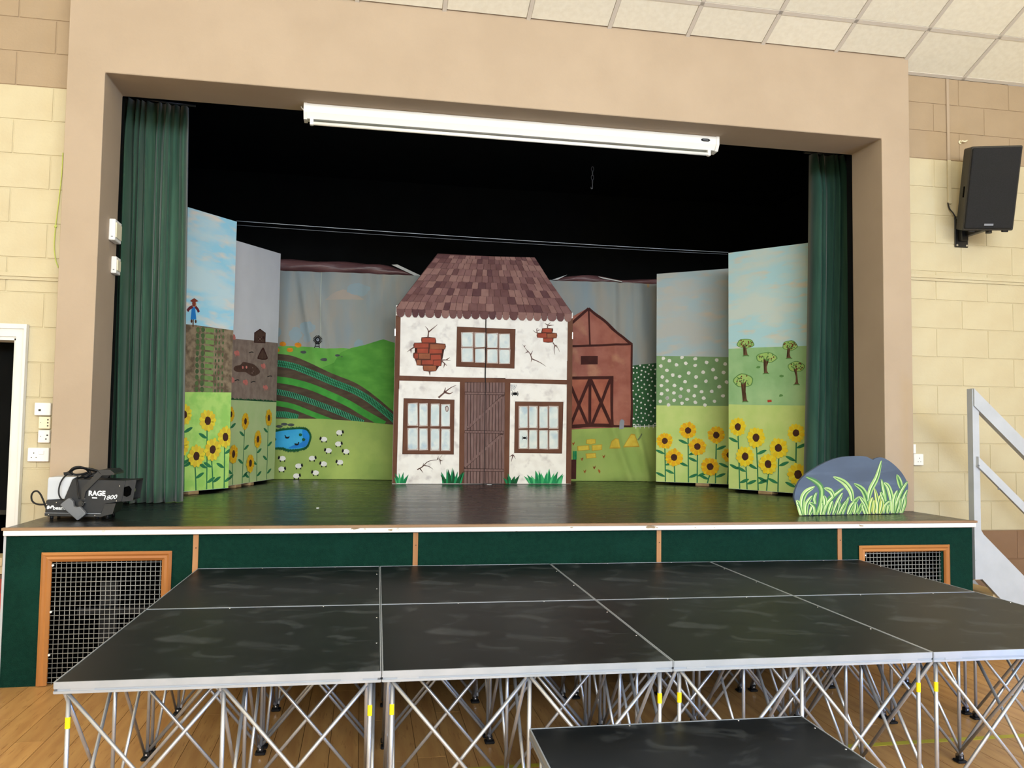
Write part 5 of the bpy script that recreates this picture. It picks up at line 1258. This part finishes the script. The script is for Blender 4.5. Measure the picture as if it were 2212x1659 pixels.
p = on_y(2080, 307, YW - .01); q = MB(); q.tube([(p.x - .02, YW - .001, p.z), (p.x - .02, YW - .03, p.z), (p.x, YW - .032, p.z - .004), (p.x + .022, YW - .03, p.z + .008)], .006, 7); q.tube([(p.x - .02, YW - .006, p.z), (p.x - .02, YW - .001, p.z)], .014, 8)
tag(q.build('wall_hook', M['plastic_cream']), 'small tan wall hook above the loudspeaker', 'hook')

# ------------------------------------------------------------------ sockets, switch boxes, wire on the left
def socket(x0, x1, z0, z1, label, m, holes, dp=.028, cat='socket', rock=None):
    r_ = empty('socket_plate', ((x0 + x1) / 2, YW, (z0 + z1) / 2)); tag(r_, label, cat); inv = Matrix.Translation(-Vector(r_.location))
    q = MB(); q.box(x0, x1, YW - dp, YW - .001, z0, z1, ch=.004); o = q.build('plate', M[m]); o.parent = r_; o.matrix_parent_inverse = inv
    q = MB()
    for (a, b_, w, h_) in holes:
        x, z = x0 + (x1 - x0) * a, z0 + (z1 - z0) * b_; q.box(x - w / 2, x + w / 2, YW - dp - .0008, YW - dp + .002, z - h_ / 2, z + h_ / 2)
    o = q.build('openings', M['socket_hole']); o.parent = r_; o.matrix_parent_inverse = inv
    if rock:
        a, b_, w, h_ = rock; x, z = x0 + (x1 - x0) * a, z0 + (z1 - z0) * b_; q = MB(); q.box(x - w / 2, x + w / 2, YW - dp - .005, YW - dp, z - h_ / 2, z + h_ / 2, ch=.0015); o = q.build('rocker', M['plastic_white']); o.parent = r_; o.matrix_parent_inverse = inv
three = [(.30, .62, .004, .008), (.20, .30, .006, .004), (.42, .30, .006, .004)]
socket(-2.128, -2.035, 1.463, 1.542, 'white phone socket with one dark square port, topmost of four beside the doorway', 'plastic_white', [(.34, .42, .014, .012)], .034)
socket(-2.103, -2.035, 1.380, 1.456, 'cream plate with small round outlets, second of four beside the doorway', 'plastic_cream', [(.8, .75, .008, .008), (.8, .5, .008, .008), (.8, .25, .008, .008), (.2, .5, .004, .004)])
socket(-2.103, -2.035, 1.293, 1.372, 'white plate with dark outlets, third of four beside the doorway', 'plastic_white', [(.8, .6, .010, .008), (.7, .3, .008, .008), (.25, .5, .004, .004)])
socket(-2.157, -2.035, 1.176, 1.262, 'white double power socket, lowest of four beside the doorway', 'plastic_white', three, .03, rock=(.66, .66, .03, .022))
socket(3.978, 4.060, 1.186, 1.273, 'white single power socket on the cream wall right of the stage', 'plastic_white', [(.55, .62, .004, .009), (.42, .32, .006, .004), (.68, .32, .006, .004)], .03)
q = MB(); q.box(3.982, 4.004, YW - .02, YW - .001, 1.275, 1.345, ch=.002); tag(q.build('cable_duct', M['plastic_white']), 'short white cable duct beside the single socket on the right', 'trunking')
def revbox(y0, y1, z0, z1, dp, label, cat):
    r_ = empty('switch_box', (-1.772, (y0 + y1) / 2, (z0 + z1) / 2)); tag(r_, label, cat); inv = Matrix.Translation(-Vector(r_.location))
    q = MB(); q.box(-1.7715, -1.772 + dp, y0, y1, z0, z1, ch=.004); o = q.build('housing', M['plastic_white']); o.parent = r_; o.matrix_parent_inverse = inv
    q = MB(); q.box(-1.772 + dp, -1.772 + dp + .006, y0 + .012, y1 - .012, z0 + .02, z1 - .02, ch=.002); o = q.build('cover', M['plastic_cream']); o.parent = r_; o.matrix_parent_inverse = inv
    q = MB(); q.box(-1.772 + dp * .4, -1.772 + dp * .7, y0 - .0006, y0 + .002, z0 + .02, z0 + .026); o = q.build('vent_slot', M['aludark']); o.parent = r_; o.matrix_parent_inverse = inv
revbox(.83, .97, 2.612, 2.752, .040, 'larger white box with a lid on the left reveal, the upper of two', 'switch box')
revbox(.905, 1.00, 2.408, 2.520, .034, 'smaller white thermostat box on the left reveal, below the larger one', 'thermostat')
q = MB(); pts = catmull([tuple(on_y(u, v, YW - .008)) for u, v in ((136, 330), (133, 380), (126, 440), (120, 490), (117, 530), (120, 560), (126, 578))], 5); q.tube(pts, .0032, 6); q.tube([tuple(on_y(120, 488, YW - .012)), tuple(on_y(120, 490, YW - .001))], .008, 8)
tag(q.build('loose_wire', M['bladey']), 'thin yellow green wire looping down the cream wall beside the proscenium', 'wire')

# ------------------------------------------------------------------ steps with handrail at the right end of the stage
st = empty('stage_steps', (3.93, .2, 0)); tag(st, 'white wooden steps with sloping handrail at the right end of the stage', 'steps')
inv = Matrix.Translation((-3.93, -.2, 0))
def stp(name, q, m='whitepaint'): o = q.build(name, M[m]); o.parent = st; o.matrix_parent_inverse = inv; return o
yf = .10
def Y(*pts): return [(on_y(u, v, yf).x, on_y(u, v, yf).z) for u, v in pts]
fx = lambda a, b_, d_: (a, d_, b_)
nw = Y((2095, 842), (2115, 866), (2121, 1160), (2116, 1250), (2104, 1250))
q = MB(); q.prism([(3.962, 1.735), (4.012, 1.68), (4.012, .45), (3.962, .45)], fx, yf, yf + .05); stp('newel_post', q)
sl_ = .89
def rail_(x0, z0, x1, drop, w, y0, y1, nm):
    q = MB(); z1 = z0 - (x1 - x0) * sl_; q.prism([(x0, z0), (x1, z1), (x1, z1 - w), (x0, z0 - w)], fx, y0, y1); return stp(nm, q)
rail_(3.968, 1.737, 4.95, 0, .118, yf - .012, yf + .028, 'handrail')
rail_(3.985, 1.275, 4.95, 0, .070, yf - .022, yf - .001, 'mid_rail')
q = MB(); q.prism([(3.968, .86), (4.035, .75), (4.846, 0.0), (4.483, 0), (4.017, .452), (3.968, .452)], fx, yf + .004, yf + .034); stp('stringer', q)
q = MB(); q.prism([(3.968, .80), (4.03, .75), (4.72, .02), (4.40, .02), (3.968, .46)], fx, .66, .69); stp('stringer', q)
for k in range(4):
    z_ = .44 - k * .13; x_ = 3.975 + k * .15; q = MB(); q.box(x_, x_ + .16, yf + .034, .66, z_, z_ + .03); stp('tread', q, 'beige')
for (u, v) in ((2114, 1006), (2157, 1056), (2114, 1211)):
    p = on_y(u, v, yf - .022); q = MB(); yy = yf - .022 if v < 1100 else yf; q.tube([(p.x, yy - .003, p.z), (p.x, yy + .002, p.z)], .006, 8); stp('screw', q, 'aludark' if v < 1100 else 'whitepaint')

# ------------------------------------------------------------------ red padded bench beyond the left end of the stage
rb = empty('padded_block', (-2.4, .35, 0)); tag(rb, 'red padded block with beige front on a dark base, left of the stage', 'padded block'); inv = Matrix.Translation((2.4, -.35, 0))
def rbp(name, q, m): o = q.build(name, M[m]); o.parent = rb; o.matrix_parent_inverse = inv
e1, e2 = Vector((-2.045, .155)), Vector((-2.19, .62)); dr_ = (e1 - e2).normalized(); lf = Vector((dr_.y, -dr_.x)) * .8
if lf.x > 0: lf = -lf
c_ = [e1, e2, e2 + lf, e1 + lf]
pf = lambda a, b_, d_: (a, b_, d_)
q = MB(); q.prism([tuple(p) for p in c_], pf, .33, .48); rbp('red_pad', q, 'red')
nf_ = dr_ * .006; c2_ = [e1 + nf_ - Vector((.012, 0)), e1 + lf + nf_, e1 + lf, e1 - Vector((.012, 0))]
q = MB(); q.prism([tuple(p) for p in c2_], pf, .335, .472); rbp('beige_panel', q, 'beige')
q = MB(); q.prism([tuple(p + (Vector((-2.42, .40)) - p) * .06) for p in c_], pf, .0, .33); rbp('dark_base', q, 'rubber')

for (x_, y_, w_, lb) in ((1.13, 3.40, .05, 'white paper scrap on the stage floor at the foot of the cottage door'), (-.42, 1.05, .018, 'tiny white crumb on the stage floor near the front, left of centre')):
    q = MB(); q.prism([(x_, y_), (x_ + w_, y_ + w_ * .15), (x_ + w_ * .9, y_ + w_ * .5), (x_ + w_ * .3, y_ + w_ * .42)], lambda a, b_, d_: (a, b_, d_), ZS + .0005, ZS + .004); tag(q.build('paper_scrap', M['print_white']), lb, 'paper scrap')

print('tiles', tiles_n, 'objects', len(bpy.data.objects))
